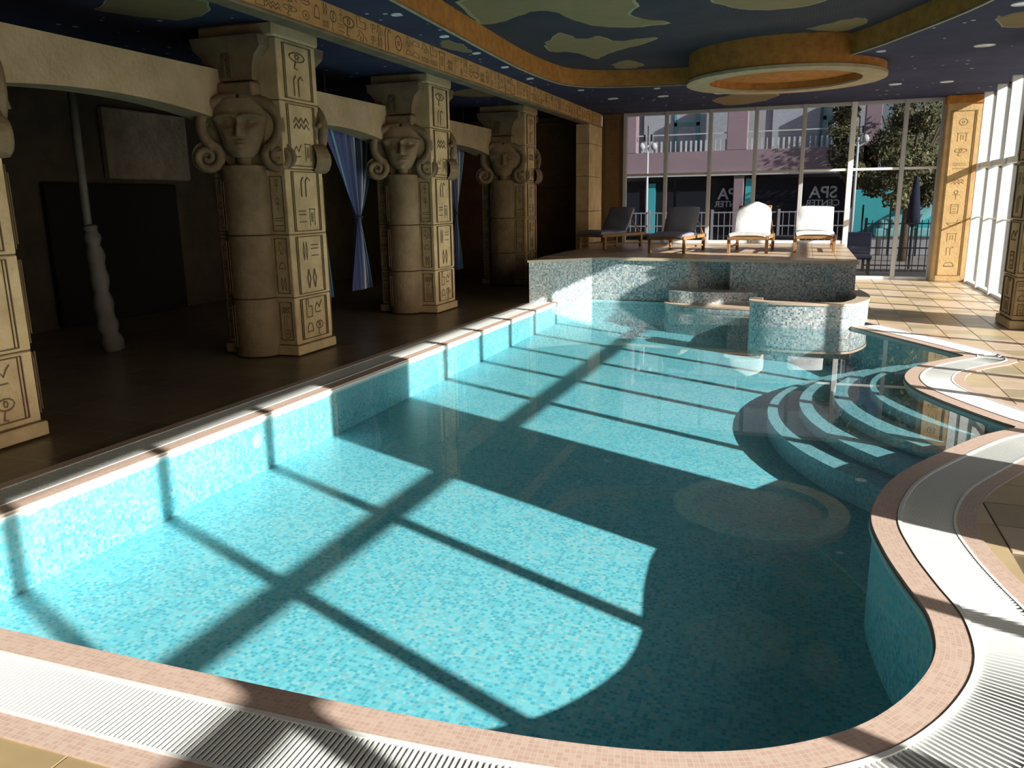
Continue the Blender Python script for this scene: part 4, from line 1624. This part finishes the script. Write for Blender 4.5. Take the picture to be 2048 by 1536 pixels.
# outside lounger stack and parasol pole
st = empty('folded_parasol', (2.45, 21.6, GZ))
tag(st, 'dark folded parasol standing outside by the iron fence', 'parasol')
MB().tube([(0, 0, 0), (0, 0, 2.2)], 0.03, 8).build('pole', 'black_iron', st)
MB().lathe([(0.03, 1.0), (0.16, 1.1), (0.13, 1.5), (0.06, 2.1), (0.0, 2.2)], 12).build('canopy', 'navy_cloth', st, smooth=True)
oc = empty('outdoor_chair', (1.15, 19.6, GZ))
tag(oc, 'dark blue outdoor chair beyond the white main mullion', 'chair')
MB().bbox((-0.3, -0.3, 0.38), (0.3, 0.3, 0.46), 0.02).build('seat', 'navy_cloth', oc)
MB().bbox((-0.3, 0.24, 0.46), (0.3, 0.32, 0.95), 0.02).build('backrest', 'navy_cloth', oc)
for sx in (-0.27, 0.23):
    for sy in (-0.27, 0.23):
        MB().box((sx, sy, 0), (sx + 0.04, sy + 0.04, 0.38)).build('leg', 'black_iron', oc)


# trees
def tree(x, y, hgt, cr, ch, nleaf, label, seed, fork=True):
    rn = random.Random(seed)
    r = empty('tree', (x, y, GZ))
    tag(r, label, 'tree', 'trees outside the glass')
    MB().tube([(0, 0, 0), (0.02, 0, hgt * 0.3), (0, 0, hgt * 0.42)], [0.11, 0.085, 0.08], 8).build('trunk', 'bark', r, smooth=True)
    for k in range(6):
        a = k * 2.4
        MB().tube([(0, 0, hgt * 0.33), (0.35 * math.cos(a), 0.3 * math.sin(a), hgt * 0.5), (0.8 * math.cos(a), 0.7 * math.sin(a), hgt * 0.72)], [0.06, 0.045, 0.02], 6).build('branch', 'bark', r, smooth=True)
    clumps = []
    for k in range(44):
        a = rn.uniform(0, 2 * PI)
        rr = cr * math.sqrt(rn.random())
        zz = hgt - ch + ch * rn.random()
        f = math.sqrt(max(0.1, 1 - ((zz - (hgt - ch / 2)) / (ch * 0.6)) ** 2))
        clumps.append((rr * math.cos(a) * f, rr * math.sin(a) * f, zz, rn.uniform(0.28, 0.5)))
    for part, mt, cnt in (('foliage', 'leaf_dark', nleaf), ('foliage', 'leaf_light', nleaf // 3)):
        m = MB()
        for k in range(cnt):
            c = clumps[rn.randrange(len(clumps))]
            d = Vector((rn.gauss(0, 1), rn.gauss(0, 1), rn.gauss(0, 1))).normalized() * c[3] * rn.random() ** 0.4
            p = Vector(c[:3]) + d
            a = Vector((rn.gauss(0, 1), rn.gauss(0, 1), rn.gauss(0, 1))).normalized()
            b = a.orthogonal().normalized()
            s_ = rn.uniform(0.04, 0.085)
            m.add([p - a * s_, p + b * s_ * 0.5, p + a * s_, p - b * s_ * 0.5], [(0, 1, 2, 3)])
        m.build(part, mt, r)
    return r


tree(2.55, 24.2, 5.3, 2.0, 3.6, 16000, 'broad leafy tree filling the right end windows', 11)
tree(3.0, 28.9, 5.0, 0.7, 2.8, 3500, 'tree standing behind the turquoise slide wall', 12)
tree(5.6, 30.2, 5.6, 1.4, 3.4, 3500, 'tree beyond the corner pillar', 13)
tree(5.4, 34.5, 7.8, 2.2, 5.0, 5000, 'tall tree closing the view behind the water slide', 15)
tree(9.6, 37.5, 8.4, 2.4, 5.4, 5000, 'farthest tree right of the water slide', 16)
